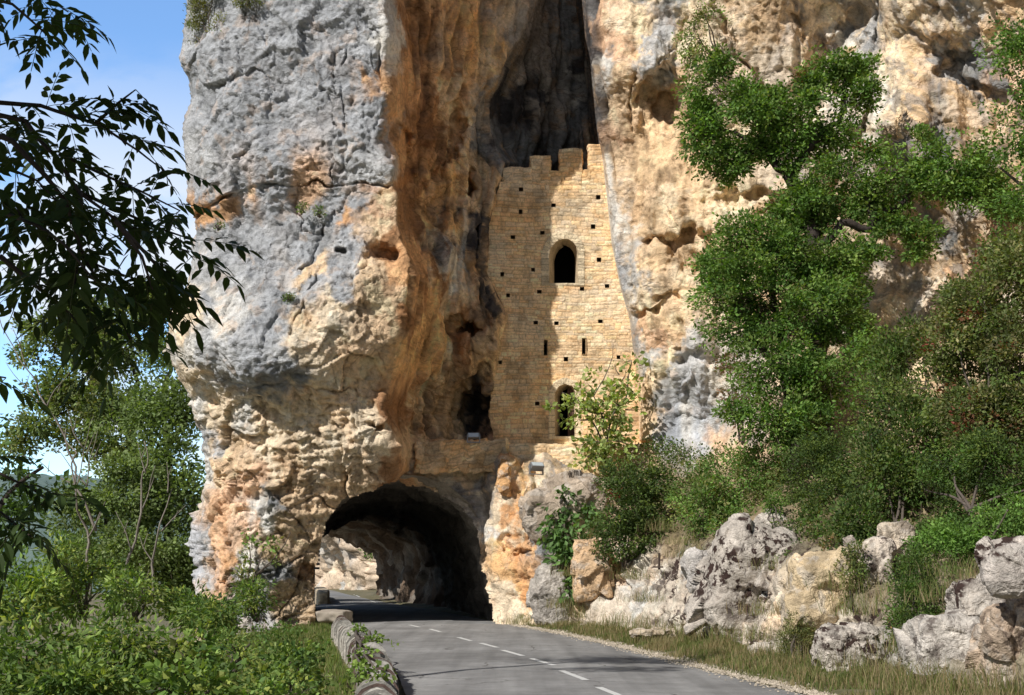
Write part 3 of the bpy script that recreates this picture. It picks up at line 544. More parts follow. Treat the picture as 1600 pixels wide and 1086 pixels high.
def masonry(W, Hs, seed=5, rh=(.065, .18), bw=(.13, .5), warp=.10):
    """irregular coursed rubble: returns relief, joint mask and stone random for wall coordinates"""
    r = np.random.default_rng(seed)
    wz = Hs+warp*perlin(np.stack([W*.6, Hs*.6, W*0], -1))+.02*perlin(np.stack([W*4, Hs*4, W*0+3], -1))
    z0 = Hs.min()-1; edges = [z0]
    while edges[-1] < Hs.max()+1: edges.append(edges[-1]+r.uniform(*rh))
    E = np.array(edges); row = np.clip(np.searchsorted(E, wz)-1, 0, len(E)-2)
    dz = np.minimum(wz-E[row], E[row+1]-wz); rnd = np.zeros(W.shape); dx = np.zeros(W.shape); hh = np.zeros(W.shape)
    for k in np.unique(row):
        m = row == k; x = W[m]+.02*perlin(np.stack([W[m]*5, Hs[m]*5, W[m]*0+k], -1)); e = [W.min()-1-r.uniform(0, .5)]
        while e[-1] < W.max()+1: e.append(e[-1]+r.uniform(*bw))
        e = np.array(e); c = np.clip(np.searchsorted(e, x)-1, 0, len(e)-2); dx[m] = np.minimum(x-e[c], e[c+1]-x)
        rr = r.uniform(0, 1, len(e)); r2 = r.uniform(0, 1, len(e)); rnd[m] = rr[c]; hh[m] = r2[c]
    d = np.minimum(dx, dz); j = ss(.002, .028, d)
    return j, rnd, hh
def mason_color(P, j, rnd, sat=1.0, base=(.66, .53, .37)):
    b = np.array(base)[None, None]; pal = np.array([(.68, .55, .38), (.64, .45, .27), (.56, .49, .39), (.70, .61, .46), (.66, .50, .31), (.56, .43, .29)])
    c = pal[(rnd*5.99).astype(int)]*(.8+.4*((rnd*37) % 1))[..., None]
    c = c*.65+b*.35
    o = ss(-.1, .45, fbm(P*.45+12, 4))[..., None]; c = c*(1-.5*o)+c*np.array([1.02, .85, .66])*.5*o*1.0
    w_ = ss(.1, .5, fbm(P*.6+60, 4))[..., None]; c = c*(1-.35*w_)+np.array([.62, .57, .48])*.35*w_
    dk = ss(.15, .6, fbm(P*np.array([.9, .9, .5])+90, 4))[..., None]; c = c*(1-.35*dk)
    return np.clip(c*np.array([1.28, 1.18, 1.05])*(.68+.32*j)[..., None], .03, .82)
TD = tower_D(gx); TP = at(gx, gy, TD)
# wall leans with the courses: keep it a true plane
j, rnd, hh = masonry(TP[..., 0], TP[..., 2], 5)
hgt = .018*j*(.3+hh)+.02*fbm(TP*3, 3)+.05*fbm(TP*.5, 2)
nrm = np.array([.06, -1, 0.]); nrm = nrm/np.linalg.norm(nrm)
TV = TP+nrm*hgt[..., None]
tc_ = mason_color(TP, j, rnd)
# pale dressed stone round the two big openings
for key, rad in (('win', 11), ('door', 9)):
    d = dpoly(gx, gy, OPEN[key]); rim = (d < rad) & (gy < OPEN[key][0][1]+4)
    ang = np.where(gy > OPEN[key][1][1], gy*.11, np.arctan2(gy-OPEN[key][1][1], gx-np.mean([p[0] for p in OPEN[key]]))*5)
    jj = ss(.02, .1, np.abs((ang % 1)-.5)); TV[rim] += (nrm*.03); tc_[rim] = np.array([.74, .61, .42])*(.75+.35*h3(np.stack([np.floor(ang-.5), ang*0, ang*0], -1).astype(int), 3))[rim][:, None]*(.5+.5*jj[rim])[:, None]
omask = np.zeros(gx.shape, bool)
for k_, pl in OPEN.items(): omask |= inpoly(gx, gy, pl)
for hx, hy in HOLES: omask |= (np.abs(gx-hx-.6*np.sin(hy)) < 3.9) & (np.abs(gy-hy) < 3.6)
ocell = omask[:-1, :-1] & omask[1:, :-1] & omask[1:, 1:] & omask[:-1, 1:]
tower = thing('fortress_wall', 'honey coloured medieval stone wall with battlements filling the cliff recess', 'fortress', TP[-1, 60])
xlq = curve(XL, gy)-9+3*perlin(np.stack([gy*.08, gy*0, gy*0], -1)); ocell = ocell | (gx < xlq)[:-1, :-1]; q = grid_faces(*gx.shape, ~ocell); v_, q_, c_ = compact(TV.reshape(-1, 3), q, tc_.reshape(-1, 3)); mesh('stone_facade', v_, q_, M_WALL, tower, c_)
DEP = np.array([.0, .75, 0])
def reveal(poly, name, depth=.7, back=True, mat=None, spl=0, col=(.5, .4, .27), bm=None):
    p = np.array(poly, float); d0 = at(p[:, 0], p[:, 1], tower_D(p[:, 0]))+nrm*.03; d1 = d0-nrm*depth; xm = p[:, 0].mean(); d1[:, 0] += np.where(p[:, 0] < xm, spl, 0)*1.0
    n = len(p); m = 10; V = []; C_ = []
    for t in np.linspace(0, 1, m): V.append(d0*(1-t)+d1*t)
    V = np.array(V); dens = []
    fs = [(a*n+b, a*n+(b+1) % n, (a+1)*n+(b+1) % n, (a+1)*n+b) for a in range(m-1) for b in range(n)]
    o = mesh(name, V.reshape(-1, 3), fs, M_WALL, tower, np.tile(col, (n*m, 1)), False); return d1
for k_, nm in (('win', 'window'), ('slit1', 'arrow_slit'), ('slit2', 'arrow_slit'), ('door', 'doorway')):
    reveal(OPEN[k_], nm, 1.0, spl=.30 if k_ in ('win', 'door') else 0)
# window arch splay on the left, a lit jamb
# small beam holes with dark sockets
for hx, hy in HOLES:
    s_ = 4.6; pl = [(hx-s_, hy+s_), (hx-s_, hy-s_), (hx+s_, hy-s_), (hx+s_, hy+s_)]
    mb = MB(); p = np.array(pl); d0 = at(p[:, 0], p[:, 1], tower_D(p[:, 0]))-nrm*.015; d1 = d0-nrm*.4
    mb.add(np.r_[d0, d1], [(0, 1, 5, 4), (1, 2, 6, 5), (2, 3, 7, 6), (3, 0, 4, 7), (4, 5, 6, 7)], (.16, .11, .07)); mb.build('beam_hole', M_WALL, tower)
# boxes behind the openings, coloured near-black to imitate unlit rooms
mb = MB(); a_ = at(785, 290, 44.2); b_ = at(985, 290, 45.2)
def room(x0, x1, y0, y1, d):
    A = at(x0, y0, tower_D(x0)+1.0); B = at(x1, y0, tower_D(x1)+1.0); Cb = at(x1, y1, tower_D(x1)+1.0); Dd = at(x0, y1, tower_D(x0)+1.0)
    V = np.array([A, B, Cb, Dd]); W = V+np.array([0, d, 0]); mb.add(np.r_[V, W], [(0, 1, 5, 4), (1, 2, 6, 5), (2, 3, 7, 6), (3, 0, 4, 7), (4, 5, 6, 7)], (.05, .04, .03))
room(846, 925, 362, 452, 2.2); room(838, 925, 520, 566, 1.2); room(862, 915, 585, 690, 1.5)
mb.build('blackened_room', M_DARK, tower)
# wooden door leaf
mb = MB()
for i in range(4):
    x = 887+i*3.1; A = at(x, 640, tower_D(x)+.45); zt = at(x, 607+(2 if i == 3 else 0), tower_D(x)+.45)[2]; zb = at(x, 684, tower_D(x)+.45)[2]
    mb.box((A[0]+.03, A[1]+.02*(i % 2), (zt+zb)/2), (.032, .03, (zt-zb)/2), math.atan2(-.0, 1), (.14, .09, .07))
for pz in (640, 668):
    A = at(892, pz, tower_D(892)+.40); mb.box(A, (.12, .02, .03), 0, (.1, .1, .1))
mb.build('door', M_DOOR, tower)
# battlements: thick masonry blocks following a stepped outline
def block(x0, x1, y0, y1, th, name, D=None, rz=0, seed=1, pj=0.0, parent=None, base=(.60, .46, .28), jag=.05):
    """masonry box seen at photo extents, D deep at its front, th thick"""
    D0 = D if D is not None else tower_D((x0+x1)/2); A = at(x0, y1, D0); B = at(x1, y0, D0)
    W = B[0]-A[0]; Hh_ = B[2]-A[2]; s_ = .035
    Vs = []; Qs = []; Cs = []; n0 = 0
    def face(o, du, dv, lu, lv, nr_):
        nonlocal n0
        a = max(3, int(lu/s_)); b = max(3, int(lv/s_)); U, W_ = np.meshgrid(np.linspace(0, lu, a), np.linspace(0, lv, b))
        Pp = o+U[..., None]*du+W_[..., None]*dv
        hor = Pp[..., 0]*abs(du[0])+Pp[..., 1]*abs(du[1]); ver = Pp[..., 2] if abs(dv[2]) > .5 else Pp[..., 1]
        jj, rr, h_ = masonry(hor, ver, seed); Cs.append(mason_color(Pp, jj, rr, base=base).reshape(-1, 3))
        ed = np.minimum(np.minimum(U, lu-U), np.minimum(W_, lv-W_)); k_ = ss(0, .05, ed)
        Pp = Pp+nr_*(.03*jj*(.4+h_)*k_)[..., None]+(fbm(Pp*2.5, 3)*jag)[..., None]*np.array([1, 0, 1.])
        Vs.append(Pp.reshape(-1, 3)); Qs.append(grid_faces(b, a)+n0); n0 += a*b
    ex = np.array([1., 0, 0]); ey = np.array([0, 1., 0]); ez = np.array([0, 0, 1.]); o = A-np.array([0, pj, 0])
    face(o, ex, ez, W, Hh_, -ey); face(o, ey, ez, th, Hh_, -ex); face(o+ex*W, ey, ez, th, Hh_, ex); face(o+ez*Hh_, ex, ey, W, th, ez); face(o+ey*th, ex, ez, W, Hh_, ey)
    o_ = mesh(name, np.concatenate(Vs), np.concatenate(Qs), M_WALL, parent, np.concatenate(Cs))
    return o_
block(786, 830, 262, 287, .6, 'merlon', seed=2, parent=tower, base=(.45, .38, .27))
block(829, 860, 243, 288, .6, 'merlon', seed=3, parent=tower)
block(860, 876, 266, 288, .6, 'parapet', seed=4, parent=tower)
block(875.5, 909, 232, 288, .9, 'merlon', seed=5, parent=tower)
block(908.8, 921, 266, 288, .6, 'parapet', seed=6, parent=tower)
block(920, 950, 225, 288, .6, 'merlon', seed=7, parent=tower)
mb = MB(); A = at(790, 286, 44.3); B = at(945, 286, 44.3); mb.box(((A[0]+B[0])/2, 46.6, A[2]-.3), ((B[0]-A[0])/2+.3, 1.6, .1), 0, (.3, .25, .18)); mb.build('skylight_block', M_WALL, tower)  # unseen slab added under the merlons to keep skylight out of the openings
# stone terrace before the tower and the built ledge over the portal
t_ = thing('stone_terrace', 'sunlit pale masonry terrace wall below the fortress door', 'terrace', at(850, 720, 42))
block(787, 965, 694, 748, 1.9, 'retaining_wall', D=41.75, seed=12, parent=t_, base=(.66, .54, .38))
t_ = thing('tunnel_parapet', 'shaded ledge of squared stone blocks above the tunnel mouth', 'ledge wall', at(700, 715, 41.3))
block(650, 792, 689, 738, 1.6, 'block_course', D=41.32, seed=14, parent=t_, base=(.55, .4, .24), jag=.13)
# ================================================================== GROUND & ROAD
RE = np.array([(5.5, -10), (5.2, 0), (5.0, 8), (4.4, 14), (3.95, 17), (3.3, 21), (2.55, 26.5), (1.45, 33), (0.35, 38), (-.9, 44), (-2.3, 50), (-3.9, 57), (-6.6, 68), (-9.3, 80), (-12.8, 97), (-16, 114), (-21, 135), (-28, 160), (-60, 220)], float)
LEb = np.array([(-.2, -10), (-.3, 0), (-.6, 8), (-1.15, 14), (-1.45, 17), (-1.95, 21), (-2.75, 26.5), (-3.9, 33), (-5.1, 38), (-6.6, 44), (-7.9, 50), (-9.0, 57), (-10.2, 68), (-12.6, 80), (-17, 97), (-22.5, 114), (-28, 135), (-35, 160), (-66, 220)], float)
def rex(y): return np.interp(y, RE[:, 1], RE[:, 0])
def lex(y): return np.interp(y, LEb[:, 1], LEb[:, 0])
def gz(x, y):
    """ground height"""
    d = lex(y)-x
    z = -.06+0*x
    z = np.where(d > .5, -.06-.25*ss(.5, 3, d)-1.9*ss(2.5, 9, d)-4*ss(9, 30, d), z)
    d2 = x-rex(y); z = np.where(d2 > .0, .02+.10*ss(.3, 2.5, d2), z)
    return z
xs = np.r_[-3000, -1500, -800, -400, -200, -100, np.arange(-60, 20, .35), 30, 60, 120, 300, 800, 2000]; ys = np.r_[-60, -20, np.arange(-5, 70, .4), np.arange(70, 200, 3), 260, 400, 700, 1200, 2500, 5000]
GX, GY = np.meshgrid(xs, ys); GZ = gz(GX, GY)+.05*fbm(np.stack([GX*.8, GY*.8, 0*GX], -1), 3)*(np.maximum(lex(GY)-GX, GX-rex(GY)) > .3)
inroad = (GX > lex(GY)-.25) & (GX < rex(GY)+.2); GZ = np.where(inroad, -.06, GZ)
m, nt, o = newmat('soil and litter'); L = nt.links.new; tcg = N(nt, 'TexCoord').outputs['Object']
c = mix(nt, (.10, .10, .04), (.20, .16, .09), ramp(nt, noise(nt, .9, 8, .7, tcg), [(.4, 0.), (.6, 1.)])); c = mix(nt, c, ramp(nt, noise(nt, 14, 6, .7, tcg), [(.3, .55), (.7, 1.3)]), 1, 'MULTIPLY')
b = N(nt, 'BsdfPrincipled'); b.inputs['Roughness'].default_value = 1; L(c, b.inputs['Base Color']); L(b.outputs[0], o.inputs[0]); M_SOIL = m
tag(mesh('ground', np.stack([GX, GY, GZ], -1).reshape(-1, 3), grid_faces(*GX.shape, flip=True), M_SOIL), kind='structure')
# asphalt
m, nt, o = newmat('worn asphalt'); L = nt.links.new; tcg = N(nt, 'TexCoord').outputs['Object']
n0 = noise(nt, .35, 6, .6, tcg); n1 = noise(nt, 2.2, 8, .65, tcg); n2 = noise(nt, 90, 3, .7, tcg)
mp = N(nt, 'Mapping'); mp.inputs['Rotation'].default_value = (0, 0, -.13); mp.inputs['Scale'].default_value = (1.3, .05, 1); L(tcg, mp.inputs[0]); n3 = noise(nt, 1.6, 4, .55, mp.outputs[0])
c = mix(nt, (.20, .196, .19), (.31, .305, .297), ramp(nt, n0, [(.35, 0.), (.65, 1.)])); c = mix(nt, c, ramp(nt, n1, [(.3, .8), (.7, 1.12)]), 1, 'MULTIPLY'); c = mix(nt, c, ramp(nt, n3, [(.35, .8), (.65, 1.12)]), 1, 'MULTIPLY')
c = mix(nt, c, ramp(nt, n2, [(.3, .72), (.7, 1.25)]), .8, 'MULTIPLY')
vo = N(nt, 'TexVoronoi', feature='DISTANCE_TO_EDGE'); vo.inputs['Scale'].default_value = .45; wv = N(nt, 'Vector' + 'Math', operation='ADD'); L(tcg, wv.inputs[0])
nz = N(nt, 'TexNoise'); nz.inputs['Scale'].default_value = 1.2; nz.inputs['Detail'].default_value = 5; L(tcg, nz.inputs['Vector']); L(nz.outputs[1], wv.inputs[1]); L(wv.outputs[0], vo.inputs['Vector'])
cm = N(nt, 'Math', operation='MULTIPLY'); L(ramp(nt, vo.outputs[0], [(.0, 1.), (.012, 0.)]), cm.inputs[0]); L(ramp(nt, n0, [(.5, 0.), (.56, 1.)]), cm.inputs[1])
c = mix(nt, c, (.06, .055, .05), cm.outputs[0])
b = N(nt, 'BsdfPrincipled'); b.inputs['Roughness'].default_value = .88; b.inputs['Specular IOR Level'].default_value = .25; L(c, b.inputs['Base Color'])
bp = N(nt, 'Bump'); bp.inputs['Strength'].default_value = .35; bp.inputs['Distance'].default_value = .01; L(n2, bp.inputs['Height']); L(bp.outputs[0], b.inputs['Normal']); L(b.outputs[0], o.inputs[0]); M_ASPH = m
ry_ = np.r_[np.arange(-10, 60, .5), np.arange(60, 220, 2.5)]; tcs = np.linspace(0, 1, 41)
jl = .05*fbm(np.stack([ry_*1.7, ry_*0, ry_*0], -1), 3); jr = .09*fbm(np.stack([ry_*1.3, ry_*0+5, ry_*0], -1), 3)
RX = (lex(ry_)+jl)[:, None]*(1-tcs)+(rex(ry_)+jr)[:, None]*tcs; RY = ry_[:, None]+0*tcs; RZ = .03*np.sin(tcs*math.pi)[None]+0*RX
RX = blur(RX[..., None], 1)[..., 0]
tag(mesh('road', np.stack([RX, RY, RZ], -1).reshape(-1, 3), grid_faces(*RX.shape, flip=True), M_ASPH), kind='structure')
def crown(x, y): t = (x-lex(y))/(rex(y)-lex(y)); return .03*math.sin(max(0, min(1, t))*math.pi)
# gravel shoulder along the right edge
n_ = 9000; yy = rng.uniform(8, 42, n_)**1.0; xx = rex(yy)+rng.normal(.12, .16, n_); r_ = rng.uniform(.008, .03, n_)*(1+(rng.uniform(0, 1, n_) > .97)*1.2)
oct_ = np.array([[1, 0, 0], [0, 1, 0], [-1, 0, 0], [0, -1, 0], [0, 0, .8], [0, 0, -.5]]); fo = np.array([[0, 1, 4], [1, 2, 4], [2, 3, 4], [3, 0, 4]])
th = rng.uniform(0, 6.28, n_); ct, st = np.cos(th), np.sin(th); R2 = np.stack([np.stack([ct, -st, 0*ct], -1), np.stack([st, ct, 0*ct], -1), np.stack([0*ct, 0*ct, 1+0*ct], -1)], 1)
V = np.einsum('nij,kj->nki', R2, oct_)*r_[:, None, None]*rng.uniform(.6, 1.2, (n_, 6, 1))+np.stack([xx, yy, .015+.0*xx], -1)[:, None]
cg = np.repeat(np.clip(np.array([.42, .36, .28])*rng.uniform(.6, 1.3, (n_, 1)), 0, .7), 6, 0)
tag(mesh('gravel', V.reshape(-1, 3), (fo[None]+6*np.arange(n_)[:, None, None]).reshape(-1, 3), plain('gravel', (.4, .35, .3), .95, 30, .2, attr=True), None, cg, False), 'pale gravel and grit scattered along the right road edge', 'gravel', kind='stuff')
# painted dashes
M_PAINT = plain('worn road paint', (.62, .62, .6), .7, 26, .28)
for i, ((ax, ay), (bx, by)) in enumerate([((935, 1074), (967, 1087)), ((877, 1048), (916, 1063)), ((830, 1029), (866, 1040)), ((785, 1016), (817, 1025)), ((751, 1005), (777, 1012)), ((716, 996), (736, 1001.5)), ((672, 983), (688, 987.5)), ((640, 976.5), (655, 980)), ((578, 938), (590, 942)), ((553, 928.5), (562, 932))]):
    A = gd(ax, ay, .03); B = gd(bx, by, .03); d = (B-A); ln = np.linalg.norm(d); d /= ln; nrm_ = np.array([-d[1], d[0], 0])*.055; m_ = 14
    jit = rng.uniform(-.008, .008, (m_, 2)); V = []
    for k in range(m_):
        c_ = A+d*ln*k/(m_-1)
        for s_, jj_ in ((1, jit[k, 0]), (-1, jit[k, 1])): q_ = c_+nrm_*s_*(1+jj_*12); V.append([q_[0], q_[1], crown(q_[0], q_[1])+.005])
    tag(mesh('road_marking', V, [(2*k, 2*k+1, 2*k+3, 2*k+2) for k in range(m_-1)], M_PAINT), kind='structure')
# ================================================================== low stone wall
WP = np.array([(-.55, 3), (-.85, 8), (-1.17, 11.1), (-1.5, 14), (-1.62, 15.7), (-2.02, 18.6), (-2.32, 20.6), (-3.0, 24.5), (-3.75, 29), (-4.35, 32)], float)
wall = thing('roadside_wall', 'low dry stone wall capped with upright slabs along the left road edge', 'stone wall', (-1.62, 15.7, 0))
seg = np.r_[0, np.cumsum(np.linalg.norm(np.diff(WP, axis=0), axis=1))]; mb = MB(); mb2 = MB(); s = 0; wr = np.random.default_rng(4)
def wpt(s): return np.array([np.interp(s, seg, WP[:, 0]), np.interp(s, seg, WP[:, 1])]), math.atan2(np.interp(s+.3, seg, WP[:, 1])-np.interp(s-.3, seg, WP[:, 1]), np.interp(s+.3, seg, WP[:, 0])-np.interp(s-.3, seg, WP[:, 0]))
while s < seg[-1]-.1:
    th_ = wr.uniform(.03, .10); p, a = wpt(s); hh_ = wr.uniform(.37, .52)+.05*math.sin(s*.9)
    v = wr.uniform(.4, 1.5); c_ = np.array([.40, .38, .34])*v
    if wr.uniform() < .35: c_ = np.array([.13, .09, .075])
    # rounded slab, half-disc outline across the wall
    K = 11; wd = wr.uniform(.18, .25); outl = [(-wd, -.1)]+[(-wd*math.cos(math.pi*k/(K-1))*wr.uniform(.95, 1.04), .2+(hh_-.2)*math.sin(math.pi*k/(K-1))**.7*wr.uniform(.96, 1.03)) for k in range(K)]+[(wd, -.1)]
    lean = wr.uniform(-.25, .05)
    d = np.array([math.cos(a), math.sin(a), 0]); nn_ = np.array([-math.sin(a), math.cos(a), 0]); V = []
    for sg_ in (0, 1):
        for (ox, oz) in outl: V.append(np.array([p[0], p[1], .0])+d*(sg_*th_*.9+lean*(oz-.2)*.6)-nn_*ox*(1-.04*sg_)+np.array([0, 0, oz*(1-.02*sg_)]))
    n = len(outl); mb.add(V, [tuple(range(n))[::-1], tuple(range(n, 2*n))]+[(k, k+1, n+k+1, n+k) for k in range(n-1)], c_); s += th_
mb.build('coping_slabs', M_SLAB, wall)
# rubble outer face under the coping (valley side)
nS = int(seg[-1]/.05); ss_ = np.linspace(0, seg[-1]-.05, nS); PP = np.array([wpt(x)[0] for x in ss_]); AA = np.array([wpt(x)[1] for x in ss_]); zz = np.arange(-1.0, .24, .05)
Wn = np.stack([-np.sin(AA), np.cos(AA)], -1)
for side, nm in ((1, 'outer_face'), (-1, 'road_face')):
    V = np.stack([PP[:, None, 0]+Wn[:, None, 0]*side*(.205-.05*zz[None]), PP[:, None, 1]+Wn[:, None, 1]*side*(.205-.05*zz[None]), zz[None]+0*PP[:, :1]], -1)
    jj, rr, h_ = masonry(ss_[:, None]+0*zz[None], V[..., 2], 8, (.08, .2), (.15, .45)); V[..., :2] += (Wn[:, None]*side)*(.035*jj*h_)[..., None]
    mesh(nm, V.reshape(-1, 3), grid_faces(nS, len(zz)), M_WALL, wall, (np.array([.44, .40, .35])*(.6+.7*rr)[..., None]*(.4+.6*jj)[..., None]).reshape(-1, 3))
# end block and far parapet
def rock_box(name, c, h, rz, mat, parent=None, col=(.4, .36, .3), rough=.04, n=14):
    V = []; Q = []; n0 = 0; C_ = []
    P = np.linspace(-1, 1, n)
    for ax in range(3):
        for sg_ in (-1, 1):
            A, B = np.meshgrid(P, P); X = np.zeros(A.shape+(3,)); X[..., ax] = sg_; X[..., (ax+1) % 3] = A; X[..., (ax+2) % 3] = B
            V.append(X.reshape(-1, 3)); Q.append(grid_faces(n, n, flip=sg_ < 0)+n0); n0 += n*n
    V = np.concatenate(V); q4 = (V**6).sum(1)**(1/6.); V = V/q4[:, None]*1.0; V = V*np.array(h)
    R = np.array([[math.cos(rz), -math.sin(rz), 0], [math.sin(rz), math.cos(rz), 0], [0, 0, 1]]); V = V@R.T+np.array(c)
    nz_ = fbm(V*2.3, 4)[:, None]; V = V+(V-np.array(c))*nz_*rough*2/np.array(h).max()
    return mesh(name, V, np.concatenate(Q), mat, parent, np.tile(col, (len(V), 1)))
o = rock_box('concrete_block', at(520, 958, 34.5)+np.array([0, .3, -.1]), (.42, .5, .17), -.15, M_CONC); tag(o, 'weathered concrete block at the far end of the low wall beside the tunnel', 'block')
o = rock_box('low_parapet', (-11.25, 74, .25), (.38, 8.5, .5), .17, M_WALL, col=(.56, .46, .33), n=30); tag(o, 'pale rounded parapet beside the road beyond the tunnel', 'parapet')
# louvred panel on the far left inside the tunnel
g = thing('slatted_post', 'small dark post with pale slats at the left side inside the tunnel', 'post', at(491, 870, 58))
mb = MB(); A = at(491, 868, 58)
for k in range(8): mb.box((A[0], 58, A[2]+.75-.19*k), (.26, .03, .05), 0, (.6, .58, .55))
mb.build('slat', M_WHITE, g); mb = MB(); mb.box((A[0], 58.05, A[2]-.6), (.05, .03, 1.6), 0); mb.build('pole', M_WOOD, g)
# ---------------- floodlights
def floodlight(px, py, D, rz, label, tiltx=.5, sc=1.0):
    c = at(px, py, D); t = thing('floodlight', label, 'floodlight', c, 'floodlights aimed at the fortress')
    a = MB(); a.box((c[0], c[1], c[2]+.02), (.24*sc, .12*sc, .1*sc), rz, tilt=(tiltx, 0)); a.build('housing', M_METAL, t)
    a = MB(); R = Vector((0, -.126*sc, 0)); cc_, s_ = math.cos(rz), math.sin(rz); y_ = -.127*sc*math.cos(tiltx); z_ = -.127*sc*math.sin(tiltx)
    a.box((c[0]-s_*y_, c[1]+cc_*y_, c[2]+.02+z_), (.21*sc, .006, .08*sc), rz, tilt=(tiltx, 0)); a.build('lens', M_GLASS, t)
    a = MB()
    for sx__ in (-1, 1): a.box((c[0]+sx__*.26*sc*cc_, c[1]+sx__*.26*sc*s_, c[2]-.06), (.015, .03, .17*sc), rz)
    a.box((c[0], c[1], c[2]-.24*sc), (.27*sc, .04, .015), rz); a.build('bracket', M_METAL, t)
    return t
floodlight(740, 682, 41.2, .0, 'small grey floodlight on the shaded ledge above the tunnel', -.2, .8)
floodlight(838, 730, 40.4, .5, 'sunlit silver floodlight standing on the rock below the fortress', -.7, .95)
# sign plate and post
sg = thing('marker_plate', 'small white plate fixed low on the cliff right of the oak', 'sign', at(1368, 522, 35.2)); mb = MB(); c = at(1368, 522, 35.0); mb.box(c, (.1, .012, .11), .2); mb.build('plate', M_WHITE, sg)
mb = MB(); mb.tube([c+np.array([0, .03, 0]), c+np.array([0, .8, -.0])], .015); mb.build('bracket', M_METAL, sg)
sg = thing('iron_stake', 'short dark stake standing on a rock ledge of the bank', 'stake', at(1030, 884, 33)); mb = MB(); mb.tube([at(1030, 890, 32), at(1030, 864, 32)], .035, 6); mb.build('stake', M_WOOD, sg)
mb = MB(); mb.box(at(1028, 886, 31.95), (.13, .06, .02)); mb.build('foot', M_WOOD, sg)
# ================================================================== hills
hx, hy = np.meshgrid(np.linspace(-420, 60, 240), np.linspace(0, 1, 60))
YY = 330+hy*300; top_ = 34+8*fbm(np.stack([hx*.008, hy*0, hy*0], -1), 3)-.10*np.abs(hx+150)*(hx > -150)
ZZ = -8+(top_+8)*np.sin(np.clip(hy*1.6, 0, 1)*math.pi/2)+1.8*ridged(np.stack([hx*.09, YY*.09, hy*0], -1), 4)
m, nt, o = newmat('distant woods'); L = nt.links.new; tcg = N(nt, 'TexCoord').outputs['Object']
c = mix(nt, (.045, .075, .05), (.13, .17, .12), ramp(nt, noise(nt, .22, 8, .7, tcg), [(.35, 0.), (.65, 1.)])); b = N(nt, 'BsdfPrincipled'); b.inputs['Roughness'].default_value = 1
L(c, b.inputs['Base Color']); b.inputs['Emission Color'].default_value = (.25, .4, .55, 1); b.inputs['Emission Strength'].default_value = .16; L(b.outputs[0], o.inputs[0])  # faint blue emission stands in for distance haze
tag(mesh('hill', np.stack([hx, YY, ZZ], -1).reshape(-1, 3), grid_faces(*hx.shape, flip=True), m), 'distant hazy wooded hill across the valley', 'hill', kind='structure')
# ================================================================== BOULDERS
def boulder(name, label, px_, py_, rpx, rpy, D, col, lich=1.0, seed=0, dep=None, amp=1.0, group='limestone boulders along the road bank', power=4, rz=0, parent=None):
    c = at(px_, py_, D)+np.array([0, .25, 0]); k = D/F; h = np.array([rpx*k, dep or (rpx+rpy)*.5*k, rpy*k])
    n = 56; V = []; Q = []; n0 = 0; P = np.linspace(-1, 1, n)
    for ax in range(3):
        for sg_ in (-1, 1):
            A, B = np.meshgrid(P, P); X = np.zeros(A.shape+(3,)); X[..., ax] = sg_; X[..., (ax+1) % 3] = A; X[..., (ax+2) % 3] = B
            V.append(X.reshape(-1, 3)); Q.append(grid_faces(n, n, flip=sg_ < 0)+n0); n0 += n*n
    V = np.concatenate(V); V /= ((np.abs(V)**power).sum(1)**(1/power))[:, None]; nd = V/np.linalg.norm(V, axis=1)[:, None]
    W = V*h; sc = h.mean()
    s_ = np.array([seed*7.7, seed*3.1, 0]); Q_ = W/sc
    f1, e1, _ = facets(Q_*1.1+s_, 5, .9); f2, e2, _ = facets(Q_*3.0+s_, 9, .8); f3, e3, _ = facets(Q_*8+s_, 15, .8)
    H = (.30*f1+.05*f2+.02*f3+.07*fbm(Q_*1.2+s_, 2)+.012*fbm(Q_*9+s_, 3))*sc*amp
    R = np.array([[math.cos(rz), 0, math.sin(rz)], [0, 1, 0], [-math.sin(rz), 0, math.cos(rz)]])
    W = (W+nd*H[:, None])@R.T+c
    C_ = np.array(col)*np.array([.98, .92, .84])*(1+.35*fbm(Q_*1.6+s_, 4))[:, None]; wh = ss(.1, .4, fbm(Q_*2.3+s_+9, 4))[:, None]*.5; C_ = C_*(1-wh)+np.array([.50, .46, .41])*wh
    L_ = np.full(len(W), lich*.9)*ss(-.6, .2, nd[:, 2]+.3)
    o = mesh(name, W, np.concatenate(Q), M_ROCK, parent, np.clip(C_, .03, .7), attrs={'lichen': L_})
    if parent is None: tag(o, label, 'boulder', group)
    return o
